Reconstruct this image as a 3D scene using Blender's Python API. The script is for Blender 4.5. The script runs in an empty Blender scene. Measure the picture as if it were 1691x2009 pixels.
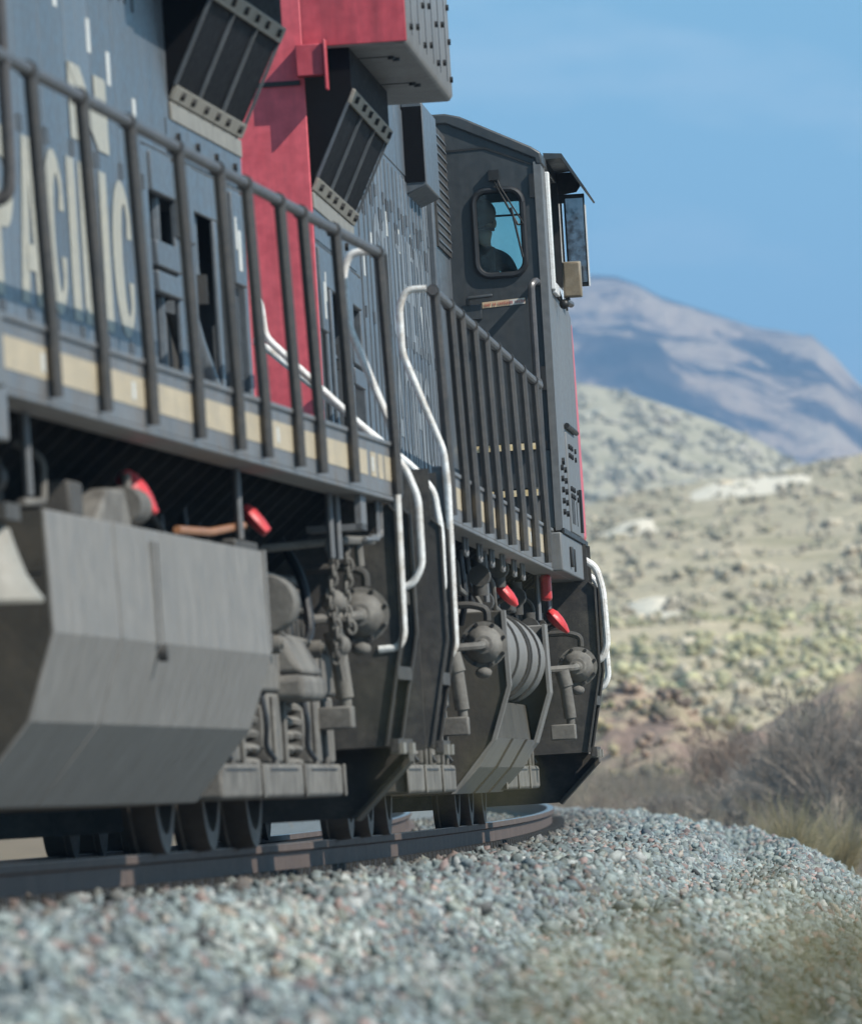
import bpy, bmesh, math, random
import numpy as np
from mathutils import Vector, Matrix, noise

sc = bpy.context.scene
COL = sc.collection
rad = math.radians

# ------------------------------------------------------------------ camera, sky, sun, exposure
F_PX = 22600.0                                   # focal length in pixels of the 1691 px wide photograph
cam_d = bpy.data.cameras.new('camera')
cam = bpy.data.objects.new('camera', cam_d); COL.objects.link(cam)
cam.location = (0, 0, 0.43); cam.rotation_euler = (rad(90), 0, 0)
cam_d.sensor_fit = 'HORIZONTAL'; cam_d.sensor_width = 24.0
cam_d.lens = 24.0 * F_PX / 1691.0
cam_d.shift_y = 505.5 / 1691.0
cam_d.clip_start = 0.5; cam_d.clip_end = 30000
cam_d.dof.use_dof = True
cam_d.dof.focus_distance = 80.0
cam_d.dof.aperture_fstop = (cam_d.lens / 1000.0) / 0.056
sc.camera = cam

SUN = Vector((0.63, -0.34, 0.72)).normalized()   # towards the sun
el = math.asin(SUN.z); az = math.atan2(SUN.x, SUN.y)
w = bpy.data.worlds.new('World'); sc.world = w; w.use_nodes = True
nt = w.node_tree; nt.nodes.clear()
out = nt.nodes.new('ShaderNodeOutputWorld'); bg = nt.nodes.new('ShaderNodeBackground')
sky = nt.nodes.new('ShaderNodeTexSky'); sky.sky_type = 'NISHITA'; sky.sun_disc = False
sky.sun_elevation = el; sky.sun_rotation = az; sky.air_density = 1.0; sky.dust_density = 0.35; sky.ozone_density = 2.2
tc = nt.nodes.new('ShaderNodeTexCoord')
mp = nt.nodes.new('ShaderNodeMapping'); mp.vector_type = 'POINT'
mp.inputs['Location'].default_value = (0, 0, 0.10); mp.inputs['Scale'].default_value = (1, 1, 2.6)
nrm = nt.nodes.new('ShaderNodeVectorMath'); nrm.operation = 'NORMALIZE'
nt.links.new(tc.outputs['Generated'], mp.inputs[0]); nt.links.new(mp.outputs[0], nrm.inputs[0])
nt.links.new(nrm.outputs[0], sky.inputs[0])
# thin high cloud
cn = nt.nodes.new('ShaderNodeTexNoise'); cn.inputs['Scale'].default_value = 34; cn.inputs['Detail'].default_value = 5
cm = nt.nodes.new('ShaderNodeMapping'); cm.inputs['Scale'].default_value = (1, 1, 3.2)
nt.links.new(tc.outputs['Generated'], cm.inputs[0]); nt.links.new(cm.outputs[0], cn.inputs['Vector'])
cr = nt.nodes.new('ShaderNodeMapRange'); cr.inputs[1].default_value = 0.50; cr.inputs[2].default_value = 0.80
cr.inputs[3].default_value = 0.0; cr.inputs[4].default_value = 0.42
nt.links.new(cn.outputs[0], cr.inputs[0])
mx = nt.nodes.new('ShaderNodeMix'); mx.data_type = 'RGBA'; mx.inputs['B'].default_value = (6.0, 6.4, 6.9, 1)
nt.links.new(cr.outputs[0], mx.inputs['Factor']); nt.links.new(sky.outputs[0], mx.inputs['A'])
hsv = nt.nodes.new('ShaderNodeHueSaturation'); hsv.inputs['Hue'].default_value = 0.463; hsv.inputs['Saturation'].default_value = 1.10; hsv.inputs['Value'].default_value = 1.56
nt.links.new(mx.outputs['Result'], hsv.inputs['Color']); nt.links.new(hsv.outputs[0], bg.inputs[0])
bg.inputs[1].default_value = 0.105
nt.links.new(bg.outputs[0], out.inputs[0])

sl = bpy.data.lights.new('sun', 'SUN'); sl.energy = 4.6; sl.angle = rad(0.53); sl.color = (1.0, 0.955, 0.88)
so = bpy.data.objects.new('sun', sl); COL.objects.link(so)
so.rotation_euler = SUN.to_track_quat('Z', 'Y').to_euler(); so.location = (60, -20, 80)

vs = sc.view_settings
vs.view_transform = 'Standard'; vs.look = 'None'; vs.gamma = 1; vs.use_curve_mapping = False
vs.exposure = 0.22
try:
    sc.cycles.max_bounces = 6; sc.cycles.diffuse_bounces = 3; sc.cycles.glossy_bounces = 3
    sc.cycles.transmission_bounces = 6; sc.cycles.transparent_max_bounces = 12; sc.cycles.volume_bounces = 0
    sc.cycles.caustics_reflective = False; sc.cycles.caustics_refractive = False
    sc.cycles.use_denoising = True
except Exception:
    pass

# ------------------------------------------------------------------ helpers
def tag(o, label=None, cat=None, group=None, kind=None):
    if label: o['label'] = label
    if cat: o['category'] = cat
    if group: o['group'] = group
    if kind: o['kind'] = kind
    return o

def empty(name, loc=(0, 0, 0), rot=(0, 0, 0)):
    o = bpy.data.objects.new(name, None); COL.objects.link(o)
    o.location = loc; o.rotation_euler = rot; o.empty_display_size = 0.2
    return o

def fillet(path, r=0.06, n=4):
    """round the corners of a polyline"""
    p = [Vector(q) for q in path]
    if len(p) < 3: return p
    res = [p[0]]
    for i in range(1, len(p) - 1):
        a, b, c = p[i-1], p[i], p[i+1]
        u, v = a - b, c - b
        k = min(r, u.length * .45, v.length * .45)
        s, e = b + u.normalized() * k, b + v.normalized() * k
        for j in range(n + 1):
            t = j / n
            res.append((1-t)**2 * s + 2*t*(1-t) * b + t*t * e)
    res.append(p[-1])
    return res

class MB:
    """collects shapes, builds them as ONE mesh object; d flips the y axis (units facing the other way)"""
    def __init__(s, d=1, off=0.0): s.v = []; s.f = []; s.d = d; s.off = off
    def add(s, vs, fs):
        n = len(s.v); s.v += [tuple(q) for q in vs]; s.f += [tuple(i + n for i in q) for q in fs]; return s
    def box(s, x0, x1, y0, y1, z0, z1):
        v = [(x, y, z) for x in (x0, x1) for y in (y0, y1) for z in (z0, z1)]
        return s.add(v, [(0,1,3,2),(4,6,7,5),(0,4,5,1),(2,3,7,6),(0,2,6,4),(1,5,7,3)])
    def prism(s, prof, a0, a1, axis='y'):
        n = len(prof); v = []
        for a in (a0, a1):
            for (p, q) in prof:
                v.append((p, a, q) if axis == 'y' else (a, p, q) if axis == 'x' else (p, q, a))
        fs = [tuple(range(n)), tuple(range(2*n-1, n-1, -1))] + [(i, (i+1) % n, (i+1) % n + n, i+n) for i in range(n)]
        return s.add(v, fs)
    def cyl(s, p0, p1, r0, r1=None, n=16):
        if r1 is None: r1 = r0
        p0, p1 = Vector(p0), Vector(p1); ax = (p1-p0).normalized()
        u = ax.orthogonal().normalized(); w_ = ax.cross(u); v = []
        for p, r in ((p0, r0), (p1, r1)):
            for i in range(n):
                a = 2*math.pi*i/n; v.append(p + (u*math.cos(a) + w_*math.sin(a))*r)
        fs = [tuple(range(n)), tuple(range(2*n-1, n-1, -1))] + [(i, (i+1) % n, (i+1) % n + n, i+n) for i in range(n)]
        return s.add(v, fs)
    def lathe(s, p0, ax, prof, n=24):
        """prof = [(distance along axis, radius)]"""
        p0, ax = Vector(p0), Vector(ax).normalized(); u = ax.orthogonal().normalized(); w_ = ax.cross(u); v = []
        for (t, r) in prof:
            for i in range(n):
                a = 2*math.pi*i/n; v.append(p0 + ax*t + (u*math.cos(a) + w_*math.sin(a))*r)
        fs = []
        for j in range(len(prof)-1):
            for i in range(n): fs.append((j*n+i, j*n+(i+1) % n, (j+1)*n+(i+1) % n, (j+1)*n+i))
        fs += [tuple(range(n)), tuple(range((len(prof)-1)*n, len(prof)*n))]
        return s.add(v, fs)
    def tube(s, path, r, n=8, fr=None):
        p = fillet(path, fr) if fr else [Vector(q) for q in path]
        m = len(p); rr = r if isinstance(r, (list, tuple)) else [r]*m
        t = (p[1]-p[0]).normalized(); u = t.orthogonal().normalized(); v = []
        for i in range(m):
            t2 = ((p[min(i+1, m-1)] - p[i]).normalized() + (p[i] - p[max(i-1, 0)]).normalized())
            t2 = t2.normalized() if t2.length > 1e-6 else t
            u = (u - t2*u.dot(t2)); u = u.normalized() if u.length > 1e-6 else t2.orthogonal().normalized()
            w_ = t2.cross(u)
            for k in range(n):
                a = 2*math.pi*k/n; v.append(p[i] + (u*math.cos(a) + w_*math.sin(a))*rr[i])
        fs = [(j*n+i, j*n+(i+1) % n, (j+1)*n+(i+1) % n, (j+1)*n+i) for j in range(m-1) for i in range(n)]
        fs += [tuple(range(n)), tuple(range((m-1)*n, m*n))]
        return s.add(v, fs)
    def ball(s, c, r, n=10, m=7):
        c = Vector(c); r = (r, r, r) if not isinstance(r, (tuple, list)) else r
        v = [c + Vector((0, 0, r[2]))]
        for j in range(1, m):
            ph = math.pi*j/m
            for i in range(n):
                a = 2*math.pi*i/n
                v.append(c + Vector((r[0]*math.sin(ph)*math.cos(a), r[1]*math.sin(ph)*math.sin(a), r[2]*math.cos(ph))))
        v.append(c - Vector((0, 0, r[2]))); L = len(v)-1
        fs = [(0, 1+i, 1+(i+1) % n) for i in range(n)]
        for j in range(m-2):
            for i in range(n):
                a = 1+j*n; fs.append((a+i, a+n+i, a+n+(i+1) % n, a+(i+1) % n))
        a = 1+(m-2)*n
        fs += [(L, a+(i+1) % n, a+i) for i in range(n)]
        return s.add(v, fs)
    def torus(s, c, ax, R, r, n=14, m=7, stretch=None):
        ax = Vector(ax).normalized(); u = Vector(stretch).normalized() if stretch else ax.orthogonal().normalized()
        w_ = ax.cross(u); c = Vector(c); v = []
        for i in range(n):
            a = 2*math.pi*i/n; di = u*math.cos(a) + w_*math.sin(a)
            ce = c + (u*math.cos(a)*(1.7 if stretch else 1) + w_*math.sin(a))*R
            for k in range(m):
                b = 2*math.pi*k/m; v.append(ce + di*r*math.cos(b) + ax*r*math.sin(b))
        return s.add(v, [(i*m+k, i*m+(k+1) % m, ((i+1) % n)*m+(k+1) % m, ((i+1) % n)*m+k) for i in range(n) for k in range(m)])
    def bothsides(s):
        n = len(s.v); v = [(-x, y, z) for x, y, z in s.v]; f = [tuple(i+n for i in reversed(q)) for q in s.f]
        s.v += v; s.f += f; return s
    def each(s, name, mat, parent=None, **kw):
        """one object per separate shape"""
        par = list(range(len(s.v)))
        def fd(a):
            while par[a] != a: par[a] = par[par[a]]; a = par[a]
            return a
        for f in s.f:
            for q in f[1:]: par[fd(q)] = fd(f[0])
        grp = {}
        for f in s.f: grp.setdefault(fd(f[0]), []).append(f)
        res = []
        for fs_ in grp.values():
            ix = sorted({q for f in fs_ for q in f}); mp_ = {q: i for i, q in enumerate(ix)}
            m_ = MB(s.d, s.off); m_.v = [s.v[q] for q in ix]; m_.f = [tuple(mp_[q] for q in f) for f in fs_]
            res.append(m_.build(name, mat, parent, **kw))
        return res
    def build(s, name, mat, parent=None, bevel=0.0, smooth=35, seg=2):
        me = bpy.data.meshes.new(name)
        me.from_pydata([(x, (y+s.off)*s.d, z) for x, y, z in s.v], [], s.f)
        bm = bmesh.new(); bm.from_mesh(me); bmesh.ops.recalc_face_normals(bm, faces=bm.faces); bm.to_mesh(me); bm.free()
        if smooth:
            me.polygons.foreach_set('use_smooth', [True]*len(me.polygons)); me.set_sharp_from_angle(angle=rad(smooth))
        me.materials.append(mat)
        o = bpy.data.objects.new(name, me); COL.objects.link(o)
        if parent is not None: o.parent = parent
        if bevel:
            b = o.modifiers.new('bevel', 'BEVEL'); b.width = bevel; b.segments = seg; b.limit_method = 'ANGLE'; b.angle_limit = rad(40)
            b.harden_normals = False
        return o

def lk(o, parent, loc=None, rot=None):
    c = o.copy(); COL.objects.link(c); c.parent = parent
    if loc is not None: c.location = loc
    if rot is not None: c.rotation_euler = rot
    return c

# ------------------------------------------------------------------ materials
def mat(name, base, rough=0.6, metal=0.0, var=0.25, dirt=None, dirt_amt=0.5, scale=1.5, streak=False, bump=0.0, bscale=40, spec=0.5, fine=0.12):
    m = bpy.data.materials.new(name); m.use_nodes = True; t = m.node_tree; N = t.nodes; L = t.links
    b = N['Principled BSDF']; b.inputs['Roughness'].default_value = rough; b.inputs['Metallic'].default_value = metal
    b.inputs['Specular IOR Level'].default_value = spec
    co = N.new('ShaderNodeTexCoord'); mpn = N.new('ShaderNodeMapping')
    if streak: mpn.inputs['Scale'].default_value = (6, 6, 0.55)
    L.new(co.outputs['Object'], mpn.inputs[0])
    n1 = N.new('ShaderNodeTexNoise'); n1.inputs['Scale'].default_value = scale; n1.inputs['Detail'].default_value = 6; n1.inputs['Roughness'].default_value = 0.62
    L.new(mpn.outputs[0], n1.inputs['Vector'])
    n2 = N.new('ShaderNodeTexNoise'); n2.inputs['Scale'].default_value = scale*14; n2.inputs['Detail'].default_value = 3
    L.new(co.outputs['Object'], n2.inputs['Vector'])
    hs = N.new('ShaderNodeHueSaturation'); hs.inputs['Color'].default_value = (*base, 1)
    mr = N.new('ShaderNodeMapRange'); mr.inputs[1].default_value = .3; mr.inputs[2].default_value = .7
    mr.inputs[3].default_value = 1-var; mr.inputs[4].default_value = 1+var
    L.new(n1.outputs[0], mr.inputs[0])
    mr2 = N.new('ShaderNodeMapRange'); mr2.inputs[1].default_value = .3; mr2.inputs[2].default_value = .7
    mr2.inputs[3].default_value = 1-fine; mr2.inputs[4].default_value = 1+fine
    L.new(n2.outputs[0], mr2.inputs[0])
    mul = N.new('ShaderNodeMath'); mul.operation = 'MULTIPLY'; L.new(mr.outputs[0], mul.inputs[0]); L.new(mr2.outputs[0], mul.inputs[1])
    L.new(mul.outputs[0], hs.inputs['Value'])
    colout = hs.outputs[0]
    if dirt:
        n3 = N.new('ShaderNodeTexNoise'); n3.inputs['Scale'].default_value = scale*2.3; n3.inputs['Detail'].default_value = 8; n3.inputs['Roughness'].default_value = 0.7
        mp3 = N.new('ShaderNodeMapping'); mp3.inputs['Location'].default_value = (3.1, 7.7, 1.3)
        mp3.inputs['Scale'].default_value = (5, 5, .5) if streak else (1, 1, 1)
        L.new(co.outputs['Object'], mp3.inputs[0]); L.new(mp3.outputs[0], n3.inputs['Vector'])
        r3 = N.new('ShaderNodeMapRange'); r3.inputs[1].default_value = .45; r3.inputs[2].default_value = .72; r3.inputs[3].default_value = 0; r3.inputs[4].default_value = dirt_amt
        L.new(n3.outputs[0], r3.inputs[0])
        mi = N.new('ShaderNodeMix'); mi.data_type = 'RGBA'; mi.inputs['B'].default_value = (*dirt, 1)
        L.new(r3.outputs[0], mi.inputs['Factor']); L.new(colout, mi.inputs['A']); colout = mi.outputs['Result']
    L.new(colout, b.inputs['Base Color'])
    mr4 = N.new('ShaderNodeMapRange'); mr4.inputs[1].default_value = .3; mr4.inputs[2].default_value = .7
    mr4.inputs[3].default_value = max(0.05, rough-.12); mr4.inputs[4].default_value = min(1, rough+.12)
    L.new(n2.outputs[0], mr4.inputs[0]); L.new(mr4.outputs[0], b.inputs['Roughness'])
    if bump:
        n5 = N.new('ShaderNodeTexNoise'); n5.inputs['Scale'].default_value = bscale; n5.inputs['Detail'].default_value = 5
        L.new(co.outputs['Object'], n5.inputs['Vector'])
        bp = N.new('ShaderNodeBump'); bp.inputs['Strength'].default_value = bump; bp.inputs['Distance'].default_value = 0.02
        L.new(n5.outputs[0], bp.inputs['Height']); L.new(bp.outputs[0], b.inputs['Normal'])
    return m

def attr_mat(name, rough=0.85, mul=1.0, bump=0.3, bscale=60):
    m = bpy.data.materials.new(name); m.use_nodes = True; t = m.node_tree; N = t.nodes; L = t.links
    b = N['Principled BSDF']; b.inputs['Roughness'].default_value = rough; b.inputs['Specular IOR Level'].default_value = .3
    a = N.new('ShaderNodeAttribute'); a.attribute_name = 'tint'
    co = N.new('ShaderNodeTexCoord'); n = N.new('ShaderNodeTexNoise'); n.inputs['Scale'].default_value = bscale; n.inputs['Detail'].default_value = 4
    L.new(co.outputs['Object'], n.inputs['Vector'])
    mr = N.new('ShaderNodeMapRange'); mr.inputs[1].default_value = .3; mr.inputs[2].default_value = .7; mr.inputs[3].default_value = .8; mr.inputs[4].default_value = 1.2
    L.new(n.outputs[0], mr.inputs[0])
    hs = N.new('ShaderNodeHueSaturation'); L.new(a.outputs['Color'], hs.inputs['Color']); L.new(mr.outputs[0], hs.inputs['Value'])
    L.new(hs.outputs[0], b.inputs['Base Color'])
    if bump:
        bp = N.new('ShaderNodeBump'); bp.inputs['Strength'].default_value = bump; bp.inputs['Distance'].default_value = .01
        L.new(n.outputs[0], bp.inputs['Height']); L.new(bp.outputs[0], b.inputs['Normal'])
    return m

def glass_mat(name, tint, gloss=.1):
    m = bpy.data.materials.new(name); m.use_nodes = True; t = m.node_tree; N = t.nodes; L = t.links; N.clear()
    o = N.new('ShaderNodeOutputMaterial'); tr = N.new('ShaderNodeBsdfTransparent'); tr.inputs[0].default_value = (*tint, 1)
    g = N.new('ShaderNodeBsdfGlossy'); g.inputs['Roughness'].default_value = .03
    n = N.new('ShaderNodeTexNoise'); n.inputs['Scale'].default_value = 3
    mr = N.new('ShaderNodeMapRange'); mr.inputs[3].default_value = gloss*.6; mr.inputs[4].default_value = gloss*1.5
    L.new(n.outputs[0], mr.inputs[0])
    mi = N.new('ShaderNodeMixShader'); L.new(mr.outputs[0], mi.inputs[0]); L.new(tr.outputs[0], mi.inputs[1]); L.new(g.outputs[0], mi.inputs[2])
    L.new(mi.outputs[0], o.inputs[0]); return m

DUST = (0.20, 0.175, 0.14)
GREY = mat('hood_grey_paint', (0.102, 0.115, 0.128), .40, 0, .16, (0.075, .085, .10), .6, 1.2, True)
PANEL = mat('door_grey_paint', (0.104, 0.117, 0.130), .40, 0, .16, (0.08, .09, .10), .6, 1.6, True)
CABG = mat('cab_shaded_grey_paint', (0.046, 0.051, 0.055), .42, 0, .18, (0.075, .07, .062), .35, 1.4, True)  # same cab grey, darkened: the rear wall's shade is in the colour
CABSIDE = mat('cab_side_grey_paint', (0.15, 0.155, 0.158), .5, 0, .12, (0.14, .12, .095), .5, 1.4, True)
RED = mat('scarlet_paint', (0.66, 0.110, 0.135), .45, 0, .12, (0.44, .09, .105), .5, 1.3, True)
REDSHADE = mat('shaded_scarlet_paint', (0.50, 0.07, 0.09), .45, 0, .16, (0.20, .04, .05), .6, 1.3, True)  # darker copy of the scarlet: shadow on the wing end put into the colour
CREAM = mat('faded_cream_lettering', (0.42, 0.395, 0.32), .5, 0, .14, (0.2, .2, .185), .55, 2.0, True)
YELLOW = mat('faded_yellow_stripe', (0.47, 0.385, 0.26), .55, 0, .12, (0.34, .285, .21), .5, 2.2)
PANEL2 = mat('chalky_grey_paint', (0.132, 0.147, 0.162), .38, 0, .16, (0.10, .115, .13), .6, 1.8, True)
LATCH = mat('latch_dark_steel', (0.05, 0.053, 0.058), .5, 0, .3)
CREAM2 = mat('worn_grey_lettering', (0.215, 0.232, 0.245), .5, 0, .25, (0.12, .14, .155), .8, 3.0, True)
LABELW = mat('white_decal', (0.62, 0.62, 0.58), .5, 0, .1, (0.3, .28, .25), .4, 6)
SILL = mat('sill_grey_paint', (0.15, 0.155, 0.16), .5, 0, .18, (0.15, .115, .085), .75, 1.5)
DARK = mat('grimy_black_steel', (0.040, 0.037, 0.034), .62, 0, .3, DUST, .35, 2.5, bump=.06)
RAILP = mat('dark_handrail_paint', (0.085, 0.080, 0.080), .42, 0, .2, (0.13, .11, .09), .5, 3)
POST = mat('stanchion_dark_paint', (0.052, 0.050, 0.048), .5, 0, .2, (0.10, .085, .07), .5, 3)
WHITE = mat('white_grab_paint', (0.84, 0.83, 0.80), .3, 0, .06, (0.30, .20, .10), .75, 3.0)
UNDER = mat('black_underframe', (0.012, 0.011, 0.010), .8, 0, .3, (0.03, .026, .02), .4, 2)
TRUCK = mat('dusty_truck_casting', (0.165, 0.154, 0.136), .8, 0, .28, (0.045, .040, .035), .85, 2.2, bump=.12, bscale=45)
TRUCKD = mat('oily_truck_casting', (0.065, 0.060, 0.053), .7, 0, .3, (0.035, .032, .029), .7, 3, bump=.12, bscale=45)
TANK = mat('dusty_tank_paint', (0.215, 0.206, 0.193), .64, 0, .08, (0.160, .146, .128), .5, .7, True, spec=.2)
TANKEND = mat('grimy_shaded_tank', (0.050, 0.044, 0.034), .75, 0, .3, (0.11, .09, .065), .7, 2.2, bump=.08)  # brown grime, with shade of the unlit faces put into the colour too
SCREEN = mat('black_intake_screen', (0.006, 0.006, 0.007), .75, 0, .2, None, 0, 2, spec=.12)
FLANGE = mat('bare_flange_plate', (0.25, 0.235, 0.20), .55, 0, .15, (0.17, .15, .12), .6, 5)
BOLT = mat('dark_bolt', (0.02, 0.019, 0.018), .5)
WING = mat('wing_grey_paint', (0.20, 0.20, 0.20), .5, 0, .14, (0.12, .11, .10), .5, 1.6)
VALVE = mat('red_valve_paint', (0.62, 0.045, 0.05), .45, 0, .2, (0.3, .05, .045), .5, 9)
COPPER = mat('copper_pipe', (0.50, 0.22, 0.10), .45, .4, .2, (0.2, .11, .07), .4, 8)
STEEL = mat('worn_bright_steel', (0.50, 0.49, 0.47), .35, .85, .2, (0.2, .15, .1), .3, 3)
WHEELM = mat('wheel_steel', (0.11, 0.095, 0.08), .55, .25, .25, (0.06, .05, .042), .6, 3)
RAILM = mat('rusty_rail_steel', (0.115, 0.082, 0.066), .7, .1, .2, (0.07, .052, .044), .6, 3, bump=.2)
RAILTOP = mat('polished_rail_head', (0.34, 0.33, 0.32), .34, .8, .12, (0.2, .16, .13), .3, 6)
TIE = mat('creosoted_timber', (0.075, 0.06, 0.05), .85, 0, .3, (0.14, .12, .1), .5, 4, bump=.6)
RUBBER = mat('black_rubber', (0.018, 0.019, 0.021), .5)
GLASS = glass_mat('tinted_window_glass', (0.84, 0.95, 0.93), .07)
MIRROR = mat('deflector_mirror_glass', (0.30, 0.32, 0.36), .06, .9, .1)
TANMIR = mat('ground_reflection_mirror', (0.20, 0.158, 0.105), .45, .1, .1, (0.3, .26, .2), .5, 9)  # reflection of the tan ground painted into the mirror face
INTER = mat('cab_interior_dark', (0.045, 0.05, 0.055), .7)
WINTRIM = mat('glint_white_sash', (0.86, 0.86, 0.84), .25, 0, .05, (0.4, .33, .27), .3, 14)  # sun glint on the frame painted in as a near-white base
STEPEDGE = mat('worn_yellow_step_edge', (0.72, 0.55, 0.28), .5, 0, .2, (0.75, .72, .66), .7, 9)
SIGNT = mat('aged_sticker_tan', (0.60, 0.46, 0.30), .5, 0, .1, (0.5, .3, .2), .4, 20)
SIGNR = mat('sticker_red_ink', (0.50, 0.08, 0.06), .5)
BRASS = mat('dusty_bell_metal', (0.27, 0.255, 0.22), .6, .0, .12, (0.25, .22, .18), .5, 4)
SKIN = mat('skin', (0.30, 0.17, 0.11), .55, 0, .06)
HAIR = mat('dark_hair', (0.02, 0.016, 0.013), .7)
SHIRT = mat('dark_blue_jacket', (0.022, 0.028, 0.042), .8, 0, .2, bump=.3)
TROUS = mat('dark_trousers', (0.02, 0.022, 0.03), .85)

# ------------------------------------------------------------------ the track line
PHI = 0.0615; R_C = 714.0; S_E = 22.0; R_E = 1150.0; H0 = 0.081; TX0, TY0 = -2.391, 47.136
def track(s):
    """centre line point and heading at arc length s (s = 0 under the middle of the rear unit's near truck)"""
    if s > S_E:                                   # the curve eases a little ahead of the train
        h1 = H0 - S_E / R_C; h = h1 - (s - S_E) / R_E
        x1 = TX0 + R_C*(math.cos(h1) - math.cos(H0)); y1 = TY0 + R_C*(math.sin(H0) - math.sin(h1))
        return x1 + R_E*(math.cos(h) - math.cos(h1)), y1 + R_E*(math.sin(h1) - math.sin(h)), h
    h = H0 - s / R_C
    return TX0 + R_C*(math.cos(h) - math.cos(H0)), TY0 + R_C*(math.sin(H0) - math.sin(h)), h
def on_track(s, d, z, roll=True):
    x, y, h = track(s)
    xr = d*math.cos(PHI) - z*math.sin(PHI) if roll else d
    zr = d*math.sin(PHI) + z*math.cos(PHI) if roll else z
    return (x + xr*math.cos(h), y - xr*math.sin(h), zr)

def loft(mb, prof, s0, s1, ds):
    n = max(2, int((s1-s0)/ds)); k = len(prof); base = len(mb.v); v = []; fs = []
    for i in range(n+1):
        s = s0 + (s1-s0)*i/n
        for (d, z) in prof: v.append(on_track(s, d, z))
    for i in range(n):
        for j in range(k): fs.append((i*k+j, i*k+(j+1) % k, (i+1)*k+(j+1) % k, (i+1)*k+j))
    return mb.add(v, fs)
RH = [(-.037, 0), (.037, 0), (.037, -.036), (.010, -.046), (.009, -.150), (.076, -.168), (.076, -.182), (-.076, -.182), (-.076, -.168), (-.009, -.150), (-.010, -.046), (-.037, -.036)]
for side, lab in ((1, 'rusty outer rail of the curve on the ballast, nearest the gravel shoulder'), (-1, 'inner rail of the curve seen between the wheels beneath the train')):
    e = empty('rail', on_track(0, side*.755, 0)); tag(e, lab, 'rail', 'rails of the curved track')
    inv = Vector(e.location)
    m1 = MB(); loft(m1, [(side*.755 + a, b) for a, b in RH], -36, 150, 1.2); m1.v = [tuple(Vector(q)-inv) for q in m1.v]
    m1.build('rail_body', RAILM, e, smooth=40)
    m2 = MB(); loft(m2, [(side*.755-.031, .0022), (side*.755+.031, .0022), (side*.755+.031, -.002), (side*.755-.031, -.002)], -36, 150, 1.2)
    m2.v = [tuple(Vector(q)-inv) for q in m2.v]; m2.build('running_surface', RAILTOP, e)

# sleepers, each with the plate and spikes of the outer rail
mb = MB().box(-1.30, 1.33, -.115, .115, -.185-.17, -.187); tie0 = mb.build('sleeper', TIE, None, bevel=.012)
pm = MB().box(.755-.19, .755+.19, -.09, .09, -.187, -.172)
for a in (-.105, .105):
    for b in (-.055, .055): pm.box(.755+a-.028, .755+a+.028, b-.024, b+.024, -.175, -.128)
for b in (-.16, .13): pm.box(.755-.03, .755+.125, b, b+.035, -.190, -.135)
pl0 = pm.build('tie_plate', DARK, tie0)
TIE_L = 'dark creosoted timber sleeper under the rails, mostly buried in grey ballast'
n_t = 0
for i in range(-26, 150):
    s = i*0.52 + .1
    x, y, h = track(s)
    o = tie0 if n_t == 0 else lk(tie0, None)
    if n_t: lk(pl0, o)
    o.location = (x, y, 0); o.rotation_euler = (0, -PHI, -h)
    tag(o, TIE_L, 'sleeper', 'sleepers under the curved track'); n_t += 1

# ------------------------------------------------------------------ ballast bed and loose stone
def pl_(xs, x):
    if x <= xs[0][0]: return xs[0][1]
    for (a, b), (c, d_) in zip(xs[:-1], xs[1:]):
        if x <= c:
            t = (x-a)/(c-a); return b + (d_-b)*(t*.6 + .4*t*t*(3-2*t))
    return xs[-1][1]
def shoulder(d, s):
    """height of the ballast surface at lateral distance d from the centre line"""
    nz = (.035 + (.03 if d > 2 else 0))*noise.noise(Vector((d*.55, s*.18, 0))) + .03*noise.noise(Vector((d*1.7, s*.6, 4)))
    base = d*.0615 - .205
    if d < -1.4: return -.29 + (d+1.4)*.5*(1 if d > -3.4 else 0) - (1.0 if d <= -3.4 else 0) + nz
    if d < 1.42: return base + nz*.25
    dd = d + .13*noise.noise(Vector((0, s*.13, 9))) + .07*noise.noise(Vector((5, s*.41, 3)))
    z = pl_([(1.42, -.118), (2.12, -.128), (2.5, -.36), (2.70, -.35), (2.96, -.275), (3.15, -.37), (3.85, -.78), (4.6, -1.10), (5.5, -1.33)], dd)
    k = min(1, (d-1.42)/.3)
    if d < 2.1: return z + nz*k*.6
    return max(z, -1.32 + .04*noise.noise(Vector((d*.4, s*.2, 1)))) + nz
ds_ = [-9, -5, -3.4, -2.4, -1.4, -1.0] + [round(-.7 + .1*i, 3) for i in range(0, 62)] + [5.8, 6.4, 7.2, 8.4, 10.5]
ss_ = [-46 + .45*i for i in range(0, 430)]
v = []; 
for s in ss_:
    for d in ds_:
        p = on_track(s, d, 0, False); v.append((p[0], p[1], shoulder(d, s)))
k = len(ds_); fs = [(i*k+j, i*k+j+1, (i+1)*k+j+1, (i+1)*k+j) for i in range(len(ss_)-1) for j in range(k-1)]
BALB = mat('packed_ballast', (0.20, 0.21, 0.205), .9, 0, .3, (0.12, .11, .10), .5, 3, bump=1.0, bscale=22, fine=.4)
bb = MB().add(v, fs).build('ballast_bed', BALB, None, smooth=80); tag(bb, 'long grey ballast embankment carrying the curved track', 'ballast bed', kind='structure')

def fast_mesh(name, V, Fc, C, m, nv=3):
    me = bpy.data.meshes.new(name); me.vertices.add(len(V)); me.vertices.foreach_set('co', V.astype(np.float32).ravel())
    me.loops.add(Fc.size); me.loops.foreach_set('vertex_index', Fc.astype(np.int32).ravel())
    me.polygons.add(len(Fc)); me.polygons.foreach_set('loop_start', np.arange(0, Fc.size, nv, dtype=np.int32))
    me.update(calc_edges=True)
    a = me.attributes.new('tint', 'FLOAT_COLOR', 'POINT'); a.data.foreach_set('color', C.astype(np.float32).ravel())
    me.materials.append(m); o = bpy.data.objects.new(name, me); COL.objects.link(o); return o

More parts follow.
